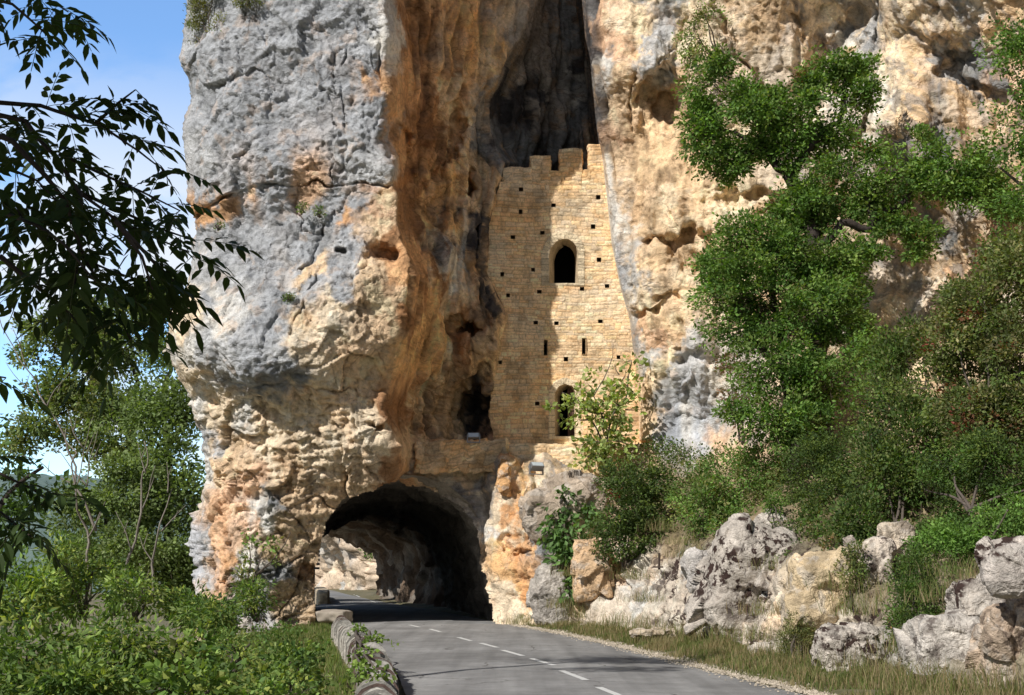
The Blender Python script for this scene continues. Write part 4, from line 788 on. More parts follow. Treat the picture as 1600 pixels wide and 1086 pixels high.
BL = [('pale cream boulder with rusty streaks under the low dark shrubs', 1285, 928, 46, 60, 22.6, (.56, .47, .33), .25, 1), ('squat grey boulder heavily spotted with dark lichen by the verge', 1328, 1018, 48, 38, 20.0, (.45, .43, .41), 1.5, 2),
    ('wide pale grey boulder beside the tall dry grass', 1492, 1008, 58, 46, 17.4, (.50, .49, .48), .8, 3), ('upright whitish rock with lichen left of the conical shrub', 1368, 908, 30, 66, 22.6, (.50, .46, .42), 1.0, 5),
    ('large sloping slab darkened by brown lichen in the middle of the bank', 1165, 915, 62, 92, 27.6, (.46, .44, .42), 1.5, 6), ('low flat whitish stone lying in the verge grass', 1206, 1020, 32, 12, 23.5, (.56, .53, .49), .1, 7),
    ('grey and orange rock at the lower right edge under the overhanging boulder', 1592, 1010, 46, 62, 15.9, (.48, .40, .33), .7, 8), ('smooth light grey slab under the round green shrub', 1108, 895, 34, 34, 29.3, (.47, .47, .48), .2, 9),
    ('grey lichened rock just behind the wide pale boulder', 1560, 950, 60, 42, 17.6, (.47, .45, .43), 1.2, 10), ('small pale rock between the cream boulder and the bright shrub', 1222, 838, 36, 34, 29.5, (.50, .48, .46), .6, 11),
    ('weathered cream outcrop peeping out under the tall dark shrubs', 1405, 850, 26, 30, 23.2, (.52, .47, .40), .4, 12), ('thin flat stone lying in grass near the tunnel', 1020, 990, 34, 5, 28.6, (.50, .44, .36), .0, 13),
    ('broken whitish rock standing in the dry grass left of the wide boulder', 1262, 985, 22, 20, 22.6, (.5, .47, .42), .5, 14)]
for (lb, a, b_, c_, d_, e_, col, li, sd) in BL: boulder('boulder', lb, a, b_, c_, d_, e_, col, li, sd, rz=(.35 if sd == 6 else 0))
boulder('boulder', 'domed overhanging boulder crusted with black lichen at the right edge', 1596, 884, 50, 44, 15.4, (.46, .44, .43), 1.7, 4, power=2.6, amp=.8)
bo = boulder('boulder', 'layered orange rock stump below the dark bush at the start of the bank', 925, 893, 27, 46, 36.4, (.57, .42, .28), .1, 21, power=7)
boulder('boulder', 'big rounded grey brown rock shoulder under the sunlit floodlight', 885, 795, 66, 44, 39.5, (.38, .33, .28), .15, 22, amp=.9, group='limestone boulders along the road bank', rz=-.3)
boulder('boulder', 'grey rock foot beside the orange pillar at the tunnel mouth', 862, 935, 30, 48, 37.9, (.42, .41, .40), .3, 23)
boulder('boulder', 'pointed orange rock fin standing right of the tunnel mouth', 789, 748, 11, 30, 40.9, (.60, .38, .20), 0, 24, power=3)

# ================================================================== FOLIAGE
vr = np.random.default_rng(99)
def rdir(n, r=vr):
    v = r.normal(size=(n, 3)); return v/np.linalg.norm(v, axis=1)[:, None]
def leaf_quads(p, d, s, l, w):
    """pointed leaf outlines as one quad each"""
    l = np.asarray(l)[:, None]; w = np.asarray(w)[:, None]; u = np.cross(d, s)
    V = np.stack([p, p+d*l*.45+s*w*.5+u*w*.12, p+d*l, p+d*l*.45-s*w*.5+u*w*.12], 1)
    return V.reshape(-1, 3), np.arange(4*len(p)).reshape(-1, 4)
def sticks(A, B, r0, r1, n=3):
    A = np.asarray(A); B = np.asarray(B); m = len(A); T = B-A; T /= np.linalg.norm(T, axis=1)[:, None]+1e-9
    ref = np.where(np.abs(T[:, 2:3]) < .8, np.array([[0, 0, 1.]]), np.array([[1., 0, 0]])); a = np.cross(T, ref); a /= np.linalg.norm(a, axis=1)[:, None]; b = np.cross(T, a)
    th = np.arange(n)*2*math.pi/n; o = np.cos(th)[None, :, None]*a[:, None]+np.sin(th)[None, :, None]*b[:, None]
    r0 = np.broadcast_to(r0, (m,)); r1 = np.broadcast_to(r1, (m,))
    V = np.concatenate([A[:, None]+o*r0[:, None, None], B[:, None]+o*r1[:, None, None]], 1)
    k = np.arange(n); q = np.stack([k, (k+1) % n, n+(k+1) % n, n+k], -1)
    return V.reshape(-1, 3), (q[None]+(2*n*np.arange(m))[:, None, None]).reshape(-1, 4)
def B(px_, py_, rx_, ry_, D, rd=None):
    k = D/F; return (at(px_, py_, D), np.array([rx_*k, rd if rd else (rx_+ry_)*.5*k, ry_*k]))
G1 = [(0.074, 0.142, 0.03), (0.101, 0.182, 0.038), (0.061, 0.115, 0.03), (0.128, 0.203, 0.047)]           # oak greens
G2 = [(0.058, 0.094, 0.026), (0.08, 0.123, 0.032), (0.109, 0.145, 0.036), (0.043, 0.072, 0.023)]               # box
G3 = [(0.111, 0.195, 0.046), (0.143, 0.234, 0.058), (0.085, 0.156, 0.039), (0.169, 0.247, 0.078)]                    # bright
G4 = [(0.135, 0.162, 0.061), (0.176, 0.176, 0.068), (0.108, 0.135, 0.054), (0.203, 0.189, 0.095)]                       # olive
G5 = [(0.12, 0.17, 0.059), (0.15, 0.2, 0.077), (0.099, 0.141, 0.056), (0.179, 0.221, 0.099)]                    # far trees
RD = [(.16, .06, .03), (.14, .09, .04), (.2, .08, .04)]
def foliage(root, blobs, leaf=.09, pal=G1, dens=1.0, clump=.28, name='crown', mat=None, gap=-.12, gf=1.0, acc=None, accf=0.0, wl=.55, twig=.35, inner=.5, back=.6, flat=.7, droop=-.1, twcol=(.11, .085, .06), sat=0):
    blobs = list(blobs); b0_ = list(blobs)
    for _ in range(sat):
        for c, r in b0_: q_ = rdir(1)[0]; blobs.append((c+q_*r*vr.uniform(.85, 1.2), r*vr.uniform(.3, .55)*np.array([1.3, 1, .8])))
    PP_, DD_, CC_ = [], [], []; tA, tB = [], []
    pal = np.array(pal)
    for c, r in blobs:
        ar = 4*math.pi*((r[0]*r[1])**1.6+(r[0]*r[2])**1.6+(r[1]*r[2])**1.6)**(1/1.6)/3**(1/1.6)
        nc = max(6, int(dens*ar/(clump*clump)*2.3)); d = rdir(nc)
        kk = (d[:, 1] < .2) | (vr.uniform(size=nc) < back); d = d[kk]; nc = len(d)
        rad = inner+(1.05-inner)*vr.uniform(size=nc)**.6
        rad = rad*(1+.55*perlin(d*2.3+c*.37))
        p = c+d*rad[:, None]*r; g = perlin(p*gf/max(clump*3, .3)+11); k2 = (g > gap) & (p[:, 2] > -2.5); p = p[k2]; d = d[k2]; nc = len(p)
        if nc == 0: continue
        m = max(5, int(1.5*clump*clump/(leaf*leaf*wl)))
        ce = rdir(nc*m)*(vr.uniform(.15, 1, nc*m)**.7)[:, None]*clump*np.array([1, 1, flat]); pos = np.repeat(p, m, 0)+ce
        dr = ce/clump*1.0+np.repeat(d, m, 0)*.5+rdir(nc*m)*.75+np.array([0, 0, droop]); dr /= np.linalg.norm(dr, axis=1)[:, None]
        ci = vr.integers(0, len(pal), nc); cb = 1.3*pal[ci]*vr.uniform(.6, 1.4, (nc, 1))*(1+.25*perlin(p*.8+70))[:, None]
        if acc is not None:
            am = (perlin(p*1.7+33) > (.45-accf)) & (vr.uniform(size=nc) < .55); cb[am] = np.array(acc)[vr.integers(0, len(acc), am.sum())]
        cl_ = np.repeat(cb, m, 0)*vr.uniform(.7, 1.3, (nc*m, 1))
        PP_.append(pos); DD_.append(dr); CC_.append(cl_)
        tk = vr.uniform(size=nc) < twig; tA.append(np.repeat(c[None], tk.sum(), 0)+(p[tk]-c)*.35+rdir(tk.sum())*clump*.5); tB.append(p[tk])
    p = np.concatenate(PP_); d = np.concatenate(DD_); c = np.concatenate(CC_); n = len(p)
    s = np.cross(d, rdir(n)+np.array([0, 0, .8])); s /= np.linalg.norm(s, axis=1)[:, None]+1e-9
    l = leaf*vr.uniform(.6, 1.5, n); V, Q = leaf_quads(p, d, s, l, l*wl)
    c4 = np.repeat(c, 4, 0)
    A = np.concatenate(tA); Bn = np.concatenate(tB)
    if len(A) > 3:
        mid = (A+Bn)/2+rdir(len(A))*.1*np.linalg.norm(Bn-A, axis=1)[:, None]; t0 = max(.006, leaf*.10)
        V1, Q1 = sticks(A, mid, t0*1.5, t0); V2, Q2 = sticks(mid, Bn, t0, t0*.4)
        V1 = np.concatenate([V1, V2]); Q1 = np.concatenate([Q1, Q2+len(V1)//2]); c4 = np.concatenate([c4, np.tile(twcol, (len(V1), 1))]); Q = np.concatenate([Q, Q1+len(V)]); V = np.concatenate([V, V1])
    mesh(name, V, Q, mat or M_LEAF, root, c4, False)
    foliage.total = getattr(foliage, 'total', 0)+n
def limb(mb, pts, r0, r1, jit=.25, n=7, sub=5, col=None, seed=0):
    """pts: [(px,py,D)...] a crooked tapering limb"""
    P = np.array([at(*p) for p in pts]) if len(pts[0]) == 3 and not isinstance(pts, np.ndarray) else np.array(pts)
    t = np.linspace(0, len(P)-1, (len(P)-1)*sub+1); Q = np.stack([np.interp(t, np.arange(len(P)), P[:, i]) for i in range(3)], -1)
    L_ = np.linalg.norm(P[-1]-P[0]); Q = Q+np.stack([perlin(Q*1.3+seed), perlin(Q*1.3+seed+9), perlin(Q*1.3+seed+21)], -1)*jit*min(1, L_*.25)*np.minimum(1, t/1.0)[:, None]
    mb.tube(Q, r0+(r1-r0)*np.linspace(0, 1, len(Q))**.8, n, col)
def plant(name, label, cat, blobs, group=None, trunk=None, base=None, mat=None, bark=None, tname='trunk', **kw):
    c0 = blobs[0][0]; b_ = at(*base) if base else c0-np.array([0, 0, blobs[0][1][2]])
    root = thing(name, label, cat, b_, group)
    foliage(root, blobs, mat=mat, **kw)
    if trunk:
        mb = MB()
        for i, (pts, r0, r1) in enumerate(trunk): limb(mb, pts, r0, r1, seed=i*3.3)
        mb.build(tname, bark or M_BARK, root, True)
    else:
        mb = MB()
        for i in range(5):
            c, r = blobs[i % len(blobs)]; e = c+rdir(1)[0]*r*.45; limb(mb, np.array([b_+rdir(1)[0]*.08, (b_+e)/2+rdir(1)[0]*.1, e]), .035, .012, seed=i)
        mb.build('stem', M_BARK, root, True)
    return root
# ---- the oak on the right
oak = plant('oak_tree', 'large dark limbed oak leaning out of the cliff above the bank', 'tree',
    [B(1105, 130, 48, 50, 35, 1.0), B(1100, 215, 40, 50, 35), B(1115, 275, 26, 26, 35), B(1170, 155, 48, 34, 35), B(1215, 190, 62, 44, 34.6), B(1235, 130, 40, 30, 34.8), B(1305, 110, 46, 30, 35), B(1335, 165, 34, 36, 35), B(1290, 215, 50, 28, 34.8), B(1180, 235, 34, 20, 35),
     B(1330, 265, 60, 36, 34.5), B(1270, 300, 50, 34, 34.5), B(1390, 280, 48, 44, 34.2), B(1350, 320, 50, 34, 34.5), B(1440, 250, 44, 34, 34), B(1500, 245, 46, 40, 33.5), B(1490, 300, 50, 30, 33.8), B(1440, 375, 28, 26, 34), B(1545, 290, 40, 46, 33.6), B(1410, 220, 40, 26, 34), B(1270, 350, 44, 26, 34.6), B(1215, 325, 30, 20, 34.9), B(1340, 395, 34, 26, 34.2), B(1395, 345, 34, 24, 34), B(1235, 235, 34, 26, 34.6), B(1150, 260, 26, 20, 35)],
    trunk=[([(1290, 720, 33.5), (1275, 560, 34), (1270, 430, 34.3), (1262, 340, 34.6), (1245, 285, 34.8), (1235, 268, 34.8)], .30, .20), ([(1235, 270, 34.8), (1215, 262, 34.8), (1195, 236, 34.8), (1165, 242, 34.9), (1130, 262, 35)], .17, .06), ([(1238, 272, 34.8), (1262, 235, 34.7), (1290, 208, 34.7), (1310, 190, 34.8), (1322, 130, 34.9)], .16, .05),
           ([(1265, 400, 34.3), (1310, 355, 34.2), (1365, 350, 34), (1388, 330, 34), (1430, 300, 34), (1480, 270, 33.8)], .15, .05), ([(1195, 238, 34.8), (1150, 205, 34.9), (1120, 198, 35), (1095, 170, 35)], .08, .03), ([(1290, 208, 34.7), (1265, 160, 34.8), (1245, 130, 34.8)], .07, .02), ([(1365, 350, 34), (1350, 300, 34.2), (1330, 260, 34.5)], .07, .03), ([(1480, 270, 33.8), (1540, 280, 33.6), (1570, 320, 33.6)], .06, .02), ([(1280, 520, 34), (1330, 450, 34), (1370, 400, 34)], .06, .02)],
    bark=M_BARKD, base=(1290, 720, 33.5), leaf=.11, pal=G1+[(.15, .21, .06)], dens=1.0, clump=.26, gap=-.22, gf=.6, inner=.05, sat=2, twig=.3, acc=[(.22, .11, .06), (.16, .10, .05)], accf=-.12)
plant('broadleaf_tree', 'dense bright green tree crown growing below the oak limbs', 'tree',
    [B(1190, 380, 84, 55, 34.5), B(1140, 440, 48, 46, 34.8), B(1250, 400, 70, 50, 34.2), B(1180, 470, 84, 60, 34), B(1270, 490, 84, 66, 33.6), B(1150, 515, 56, 40, 34.2), B(1220, 570, 80, 56, 33.4), B(1300, 590, 70, 56, 33), B(1210, 650, 60, 44, 32.8), B(1280, 670, 60, 40, 32.6), B(1330, 540, 40, 50, 33.2), B(1310, 440, 44, 50, 34)],
    trunk=[([(1250, 790, 31.5), (1245, 700, 32.5), (1230, 600, 33.5), (1215, 500, 34.3), (1205, 400, 34.8)], .22, .06), ([(1240, 640, 33), (1280, 560, 33.6), (1300, 490, 34)], .12, .04), ([(1228, 590, 33.4), (1180, 530, 34.2), (1150, 470, 34.6)], .1, .03)],
    base=(1250, 790, 31.5), leaf=.105, pal=G1+[(.15, .21, .06)], dens=.85, clump=.27, gap=-.18, gf=.6, sat=1, inner=.35, bark=M_BARKD, acc=[(.12, .17, .04), (.14, .19, .05)], accf=.1)
plant('edge_tree', 'light green tree reaching down at the upper right edge of the view', 'tree',
    [B(1600, 60, 60, 44, 26), B(1585, 130, 46, 50, 26), B(1610, 200, 60, 60, 26), B(1580, 240, 36, 40, 26), B(1610, 310, 60, 60, 26), B(1600, 390, 56, 50, 26), B(1640, 100, 60, 90, 26), B(1660, 300, 60, 100, 26)],
    trunk=[([(1700, 700, 25), (1680, 400, 25.6), (1650, 200, 26), (1620, 60, 26)], .2, .05), ([(1660, 300, 25.8), (1600, 290, 26), (1560, 260, 26)], .07, .02), ([(1655, 380, 25.8), (1600, 400, 26)], .06, .02)],
    base=(1700, 700, 25), leaf=.085, pal=G3[:3]+G1, dens=.55, clump=.27, gap=-.06, inner=.25)
# ---- fig on the fortress wall
figr = plant('fig_sapling', 'spindly light green fig growing against the fortress wall by the door', 'sapling',
    [B(948, 690, 44, 34, 41.1), B(935, 650, 42, 36, 41.2), B(965, 640, 38, 40, 41.2), B(975, 600, 26, 30, 41.3), B(900, 632, 22, 14, 41.2), B(915, 605, 16, 12, 41.2), B(985, 565, 18, 18, 41.4), B(938, 585, 16, 10, 41.3), B(885, 660, 14, 8, 41.2), B(920, 715, 30, 16, 41), B(868, 636, 10, 6, 41.2), B(960, 535, 10, 12, 41.4)],
    trunk=[([(945, 735, 41), (950, 680, 41.2), (975, 610, 41.3), (990, 560, 41.4)], .05, .015), ([(948, 700, 41.1), (920, 650, 41.2), (900, 620, 41.2), (880, 615, 41.2)], .035, .01), ([(950, 680, 41.1), (935, 620, 41.2), (960, 540, 41.4)], .035, .01)],
    base=(945, 735, 41), leaf=.17, pal=[(.2, .26, .08), (.24, .3, .11), (.16, .22, .07), (.27, .3, .12)], dens=.24, clump=.20, gap=-.15, inner=.2, wl=.75)
plant('hanging_vine', 'large leaved creeper draped over the grey rock right of the tunnel', 'creeper',
    [B(878, 790, 22, 26, 38.6, .3), B(868, 830, 22, 24, 38.4, .3), B(888, 850, 24, 30, 38.1, .3), B(882, 890, 20, 24, 37.8, .3), B(892, 920, 16, 16, 37.5, .3), B(918, 800, 16, 14, 38.6, .3)],
    leaf=.20, pal=[(.07, .13, .04), (.09, .16, .05), (.12, .2, .07)], dens=.5, clump=.24, gap=-.35, wl=.6, droop=-.8, inner=.5)
SH = 'shrubs growing on the rocky bank'
plant('dark_bush', 'dark bush with a few red leaves on the ledge above the layered rock', 'shrub', [B(985, 790, 50, 52, 35.6), B(965, 840, 38, 42, 35.2), B(1010, 760, 44, 34, 36), B(970, 745, 30, 26, 36.4), B(1015, 830, 30, 34, 35.4)], SH, base=(975, 895, 35.4), leaf=.085, pal=G2+[(.06, .09, .03)], dens=.8, clump=.25, gap=-.15, acc=[(.2, .05, .03), (.14, .10, .05)], accf=-.22)
plant('round_shrub', 'broad olive green shrub right of the dark bush above the pale slab', 'shrub', [B(1105, 800, 56, 48, 33.2), B(1150, 770, 60, 48, 33.4), B(1160, 825, 48, 36, 32.2), B(1075, 760, 34, 34, 34), B(1130, 735, 50, 30, 34.5), B(1195, 730, 44, 40, 34), B(1195, 790, 36, 44, 33)], SH, base=(1130, 865, 32.2), leaf=.08, pal=G3[:3]+G4[:2], dens=.72, clump=.26, gap=-.12, acc=[(.16, .17, .04)], accf=-.1)
plant('reddish_bush', 'thin russet tinted bush against the blue grey cliff stain', 'shrub', [B(1150, 600, 30, 40, 37.6), B(1170, 640, 36, 34, 37), B(1135, 570, 20, 20, 38)], SH, base=(1160, 690, 37), leaf=.08, pal=[(.16, .10, .06), (.13, .10, .05), (.2, .11, .07), (.09, .10, .04)], dens=.4, clump=.24, gap=.05, inner=.2)
plant('box_shrub', 'deep green box shrub filling the shadow under the broadleaf tree', 'shrub', [B(1265, 745, 50, 60, 30.4), B(1300, 800, 56, 56, 28.8), B(1250, 830, 38, 44, 28.8), B(1330, 730, 50, 60, 30), B(1275, 870, 36, 26, 27)], SH, base=(1285, 900, 27.4), leaf=.06, pal=G2, dens=.85, clump=.22, gap=-.2)
plant('box_shrub', 'tall upright box shrub left of the red berried one', 'shrub', [B(1400, 640, 52, 90, 27.5), B(1380, 740, 56, 60, 26.6), B(1440, 700, 56, 80, 26.4), B(1425, 570, 44, 54, 28), B(1350, 820, 46, 44, 25.6), B(1390, 560, 26, 40, 28)], SH, base=(1400, 840, 25.8), leaf=.078, pal=G2+G4[:1]+G1[:1], dens=.95, clump=.26, gap=-.16, gf=.7, flat=1.2, droop=.3)
plant('berry_bush', 'tall hawthorn like bush flecked with red berries at the right edge', 'shrub', [B(1540, 480, 60, 70, 24.5), B(1490, 540, 46, 56, 25), B(1580, 560, 60, 70, 24), B(1510, 620, 56, 60, 24.4), B(1600, 440, 50, 60, 24), B(1620, 650, 50, 60, 23.6), B(1530, 560, 60, 60, 25), B(1560, 500, 60, 60, 25), B(1470, 600, 50, 60, 25.6), B(1590, 620, 60, 60, 24.6), B(1580, 400, 50, 50, 25), B(1500, 470, 34, 40, 25.4), B(1450, 520, 34, 34, 26), B(1540, 660, 60, 60, 24)], SH, base=(1550, 760, 24), leaf=.08, pal=G4+G2[1:3]+[(.09, .12, .035)], dens=1.0, clump=.24, gap=-.2, gf=.7, acc=[(.22, .06, .04), (.2, .09, .05), (.16, .08, .04)], accf=.1, inner=.2)
plant('box_shrub', 'dark box shrub mass below the red berried bush', 'shrub', [B(1500, 720, 60, 60, 23.4), B(1570, 730, 60, 66, 22.6), B(1450, 780, 44, 50, 23.4), B(1620, 760, 50, 80, 22)], SH, base=(1520, 800, 22.4), leaf=.058, pal=G2+G1[:1], dens=.85, clump=.24, gap=-.06, gf=.8)
plant('bright_shrub', 'fresh yellow green shrub above the domed lichen boulder', 'shrub', [B(1500, 845, 50, 46, 20.6), B(1550, 830, 50, 44, 20.2), B(1465, 870, 34, 44, 20.6), B(1590, 800, 40, 30, 19.6)], SH, base=(1500, 910, 20.4), leaf=.055, pal=G3[:3]+G1[1:2], dens=.85, clump=.20, gap=-.06)
plant('conical_shrub', 'dense narrow dark green shrub standing alone beside the wide pale boulder', 'shrub', [B(1430, 950, 36, 48, 19.6), B(1425, 900, 28, 40, 19.8), B(1440, 990, 30, 26, 19.2), B(1415, 985, 22, 26, 19.3)], SH, base=(1430, 1030, 19.2), leaf=.038, pal=G2+G1[:1], dens=.95, clump=.14, gap=-.25, flat=1.2, droop=.2)
plant('small_shrub', 'small yellowish broom bush at the foot of the lichened slab', 'shrub', [B(1243, 1000, 20, 34, 22.4), B(1252, 975, 14, 22, 22.4)], SH, base=(1244, 1040, 22.2), leaf=.06, pal=G4, dens=.7, clump=.14, gap=-.2, wl=.2, droop=.5)
plant('small_shrub', 'small green tuft growing between the cream boulder and its neighbour', 'shrub', [B(1330, 900, 20, 40, 22.2), B(1345, 870, 22, 22, 22.4)], SH, base=(1330, 950, 22.0), leaf=.05, pal=G2+G4, dens=.6, clump=.14, gap=-.1)
plant('small_shrub', 'low green shrub tuft on top of the lichened slab', 'shrub', [B(1240, 882, 22, 24, 26.6), B(1210, 790, 16, 20, 29.4)], SH, base=(1240, 915, 26.4), leaf=.05, pal=G1, dens=.7, clump=.14, gap=-.2)
plant('small_shrub', 'rusty dying shrub beside the upright whitish rock', 'shrub', [B(1390, 985, 24, 20, 20.6), B(1300, 855, 20, 14, 24.6)], SH, base=(1390, 1010, 20.4), leaf=.05, pal=[(.2, .13, .06), (.14, .13, .05), (.11, .12, .04)], dens=.5, clump=.13, gap=-.1)
plant('cliff_bush', 'yellow green bush on the top left rim of the cliff', 'bush', [B(318, 18, 20, 24, 39.9), B(338, 44, 17, 20, 39.3), B(300, 48, 9, 18, 40.2), B(345, -20, 40, 24, 39.4)], 'plants rooted in the cliff', base=(330, 75, 39.6), leaf=.09, pal=G4+[(.13, .13, .03)], dens=.7, clump=.22, gap=-.2, wl=.3, droop=.4)
plant('cliff_bush', 'small green tuft beside a crack near the top of the grey buttress', 'bush', [B(388, -2, 26, 12, 38.5)], 'plants rooted in the cliff', leaf=.07, pal=G4, dens=.7, clump=.16, gap=-.2)
plant('cliff_bush', 'half bare bush hanging from the cliff above the oak', 'bush', [B(1085, 60, 30, 34, 39.6), B(1110, 25, 26, 20, 39.6), B(1075, 95, 26, 16, 39.4)], 'plants rooted in the cliff', base=(1120, 90, 40), leaf=.09, pal=G3[:2]+G4, dens=.4, clump=.24, gap=0, twig=1.0)
for (x, y, D_, lb) in ((472, 325, 38.1, 'tiny green tuft in a crack of the middle grey buttress'), (342, 352, 38.6, 'tiny tuft under the orange ledge at the left edge of the buttress'), (452, 466, 37.3, 'tiny olive tuft low on the grey buttress'), (500, 330, 38.1, 'little tuft right of the crack tuft on the grey buttress')):
    plant('cliff_bush', lb, 'bush', [B(x, y, 9, 7, D_)], 'plants rooted in the cliff', leaf=.06, pal=G4+G1, dens=.7, clump=.1, gap=-.3)
# ---- left side trees
LT = 'trees rising beyond the wall left of the cliff'
def bigtree(label, blobs, trunk, base, pal, **kw):
    a = dict(leaf=.2, dens=.95, clump=.55, gap=-.2, inner=.1, bark=M_BARKD, twig=.2); a.update(kw); return plant('riverside_tree', label, 'tree', blobs, LT, trunk=trunk, base=base, pal=pal, **a)
bigtree('tall spreading tree with sparse yellow green top nearest the left sky', [B(90, 520, 50, 34, 62), B(140, 490, 46, 22, 62), B(150, 560, 50, 40, 62), B(100, 600, 40, 30, 61), B(180, 620, 46, 40, 61), B(130, 680, 44, 34, 60), B(60, 660, 34, 24, 60), B(200, 540, 54, 50, 62), B(215, 490, 50, 40, 62), B(140, 520, 50, 30, 62), B(60, 560, 40, 26, 62), B(120, 480, 40, 20, 62), B(245, 455, 34, 26, 62), B(80, 630, 46, 30, 61), B(30, 690, 34, 26, 60), B(150, 640, 50, 36, 61), B(45, 520, 18, 24, 62), B(190, 700, 40, 40, 60), B(240, 480, 40, 26, 62)],
    [([(230, 940, 58), (222, 780, 60), (205, 680, 61), (170, 610, 61.5), (130, 580, 62), (80, 540, 62)], .35, .08), ([(200, 670, 61), (160, 640, 61), (110, 640, 61), (70, 660, 60)], .13, .04), ([(205, 690, 61), (215, 600, 62), (190, 520, 62)], .2, .05)], (230, 940, 58), G5+G4[:2])
bigtree('tall dark tree pressed against the left flank of the cliff', [B(270, 560, 44, 50, 58), B(240, 640, 52, 50, 58), B(285, 640, 40, 60, 57), B(260, 730, 56, 56, 57), B(230, 800, 56, 50, 56), B(290, 790, 40, 60, 56), B(250, 870, 60, 50, 55), B(290, 900, 44, 44, 55)],
    [([(270, 960, 55), (262, 860, 56), (268, 740, 57), (255, 640, 58), (270, 540, 58)], .32, .08), ([(265, 760, 57), (235, 700, 57), (215, 660, 58)], .12, .04), ([(262, 700, 57.5), (300, 650, 57), (305, 600, 57)], .12, .04)], (270, 960, 55), G5[:3], gap=-.2)
bigtree('mid green tree standing behind the bare saplings', [B(170, 780, 56, 44, 54), B(120, 800, 44, 44, 53), B(190, 860, 60, 44, 52), B(130, 870, 46, 40, 52), B(210, 740, 46, 30, 55)], [([(180, 960, 52), (175, 860, 53), (160, 780, 54)], .22, .06)], (180, 960, 52), G5, leaf=.17, clump=.5)
bigtree('leafy tree leaning in from the left edge over the hazy hill', [B(20, 740, 40, 24, 22), B(60, 715, 36, 20, 22), B(35, 790, 46, 26, 21), B(10, 840, 40, 36, 21), B(-30, 760, 60, 80, 22), B(95, 760, 20, 14, 22), B(15, 660, 30, 14, 24)], [([(-60, 1050, 20), (-40, 900, 21), (0, 800, 21.5), (60, 730, 22)], .12, .03)], (-60, 1050, 20), [(.045, .08, .022), (.06, .10, .03), (.035, .06, .02)], leaf=.13, clump=.26, gap=-.05, dens=.5)
# bare saplings
def sapling(label, pts, br, base):
    r = thing('bare_sapling', label, 'sapling', at(*pts[0]), 'bare grey saplings in front of the left trees'); mb = MB()
    limb(mb, pts, .038, .010, jit=.35, n=5)
    P = [at(*p) for p in pts]
    for k, (i, dx, dy) in enumerate(br):
        a, b, D_ = pts[i]; limb(mb, [(a, b, D_), (a+dx*.5, b+dy*.45, D_), (a+dx, b+dy, D_)], .018, .005, jit=.35, n=4, seed=k)
        limb(mb, [(a+dx*.5, b+dy*.45, D_), (a+dx*.55-dy*.12, b+dy*.8, D_)], .014, .004, jit=.4, n=4, seed=k+5)
    mb.build('stem', M_PALE, r, True)
sapling('long bare sapling leaning left into the sky', [(150, 830, 30), (120, 760, 30), (70, 640, 30), (40, 570, 30), (0, 490, 30)], [(2, -60, -70), (1, -90, -50), (3, -20, -60), (2, 40, -60), (1, 30, -110)], 0)
sapling('straight pale bare sapling left of the dark tree', [(140, 940, 28), (138, 840, 28), (136, 760, 28), (130, 700, 28), (105, 660, 28)], [(2, 20, -90), (3, -30, -60), (1, 30, -60), (2, -50, -60)], 0)
sapling('forked bare sapling in front of the mid green tree', [(190, 930, 26), (205, 860, 26), (220, 800, 26), (228, 740, 26), (222, 690, 26)], [(1, -22, -60), (2, 24, -70), (3, -14, -50)], 0)
sapling('pale bare sapling closest to the cliff flank', [(238, 930, 26), (240, 880, 26), (252, 830, 26), (262, 770, 26)], [(1, -30, -60), (2, 40, -40), (3, 0, -50), (0, -20, -50)], 0)
# ---- foreground thicket on the left
TH = 'shrubs of the thicket below the low wall'
SHR = [('thicket shrub with bluish grey leaves below the mid green tree', 130, 920, 70, 40, 24, G3[:2]+G1, .12), ('light green thicket shrub right under the pale saplings', 215, 930, 60, 34, 23, G3, .11), ('thicket shrub climbing at the foot of the cliff flank', 290, 950, 50, 30, 24, G3[:3], .10),
    ('leafy shrub at the left edge below the hazy hill', 30, 930, 70, 50, 18, G1+G3[:2], .11), ('tall pale shrub standing above the thicket at far left', 115, 890, 40, 44, 26, G3, .12), ('dense lowest shrub in the left corner of the view', 40, 1030, 90, 60, 11, G1+G3[:1], .085),
    ('feathery ash shoots in the middle of the thicket', 170, 1010, 80, 44, 14, G3[:3], .09), ('olive green shoots left of the ivy mound', 270, 1020, 66, 44, 14, G3[:3]+G4[:1], .085), ('yellowish shoots rising before the foot of the cliff pillar', 330, 965, 44, 30, 20, G3, .09),
    ('lower thicket shrub left of centre by the bottom edge', 140, 1075, 90, 36, 10, G1+G3[:1], .075), ('lower thicket shrub by the bottom edge under the ivy mound', 290, 1080, 80, 30, 10, G1+G3[:2], .075), ('round leaved mound of ivy beside the grass bank', 440, 1050, 62, 44, 13.5, G3, .06), ('second lower ivy mound touching the bottom edge', 420, 1085, 80, 28, 12, G3[:3], .055), ('left shoulder of green sprouts below the cliff pillar', 372, 1015, 40, 24, 16, G3, .07), ('bright spray of leaves against the orange base of the cliff', 400, 935, 28, 30, 30, G3[:3]+G4[:1], .11)]
for i, (lb, x, y, a, b_, D_, pl, lf) in enumerate(SHR):
    bl = [B(x, y, a, b_, D_)]+[B(x+vr.uniform(-.6, .6)*a, y+vr.uniform(-.5, .5)*b_, a*.5, b_*.6, D_+vr.uniform(-.6, .6)) for _ in range(3)]
    plant('ivy_mound' if 'ivy' in lb else 'thicket_shrub', lb, 'shrub', bl, TH, base=(x, y+b_*1.1, D_), leaf=lf*(.9 if 'ivy' in lb else .95), pal=[(t[0]*1.15, t[1]*1.0, t[2]*1.1) for t in pl]+[(.24, .28, .07), (.06, .11, .03)], dens=.62, clump=lf*2.6, gap=-.1, inner=.35, wl=.8 if 'ivy' in lb else .34, twig=.15, droop=-.2)
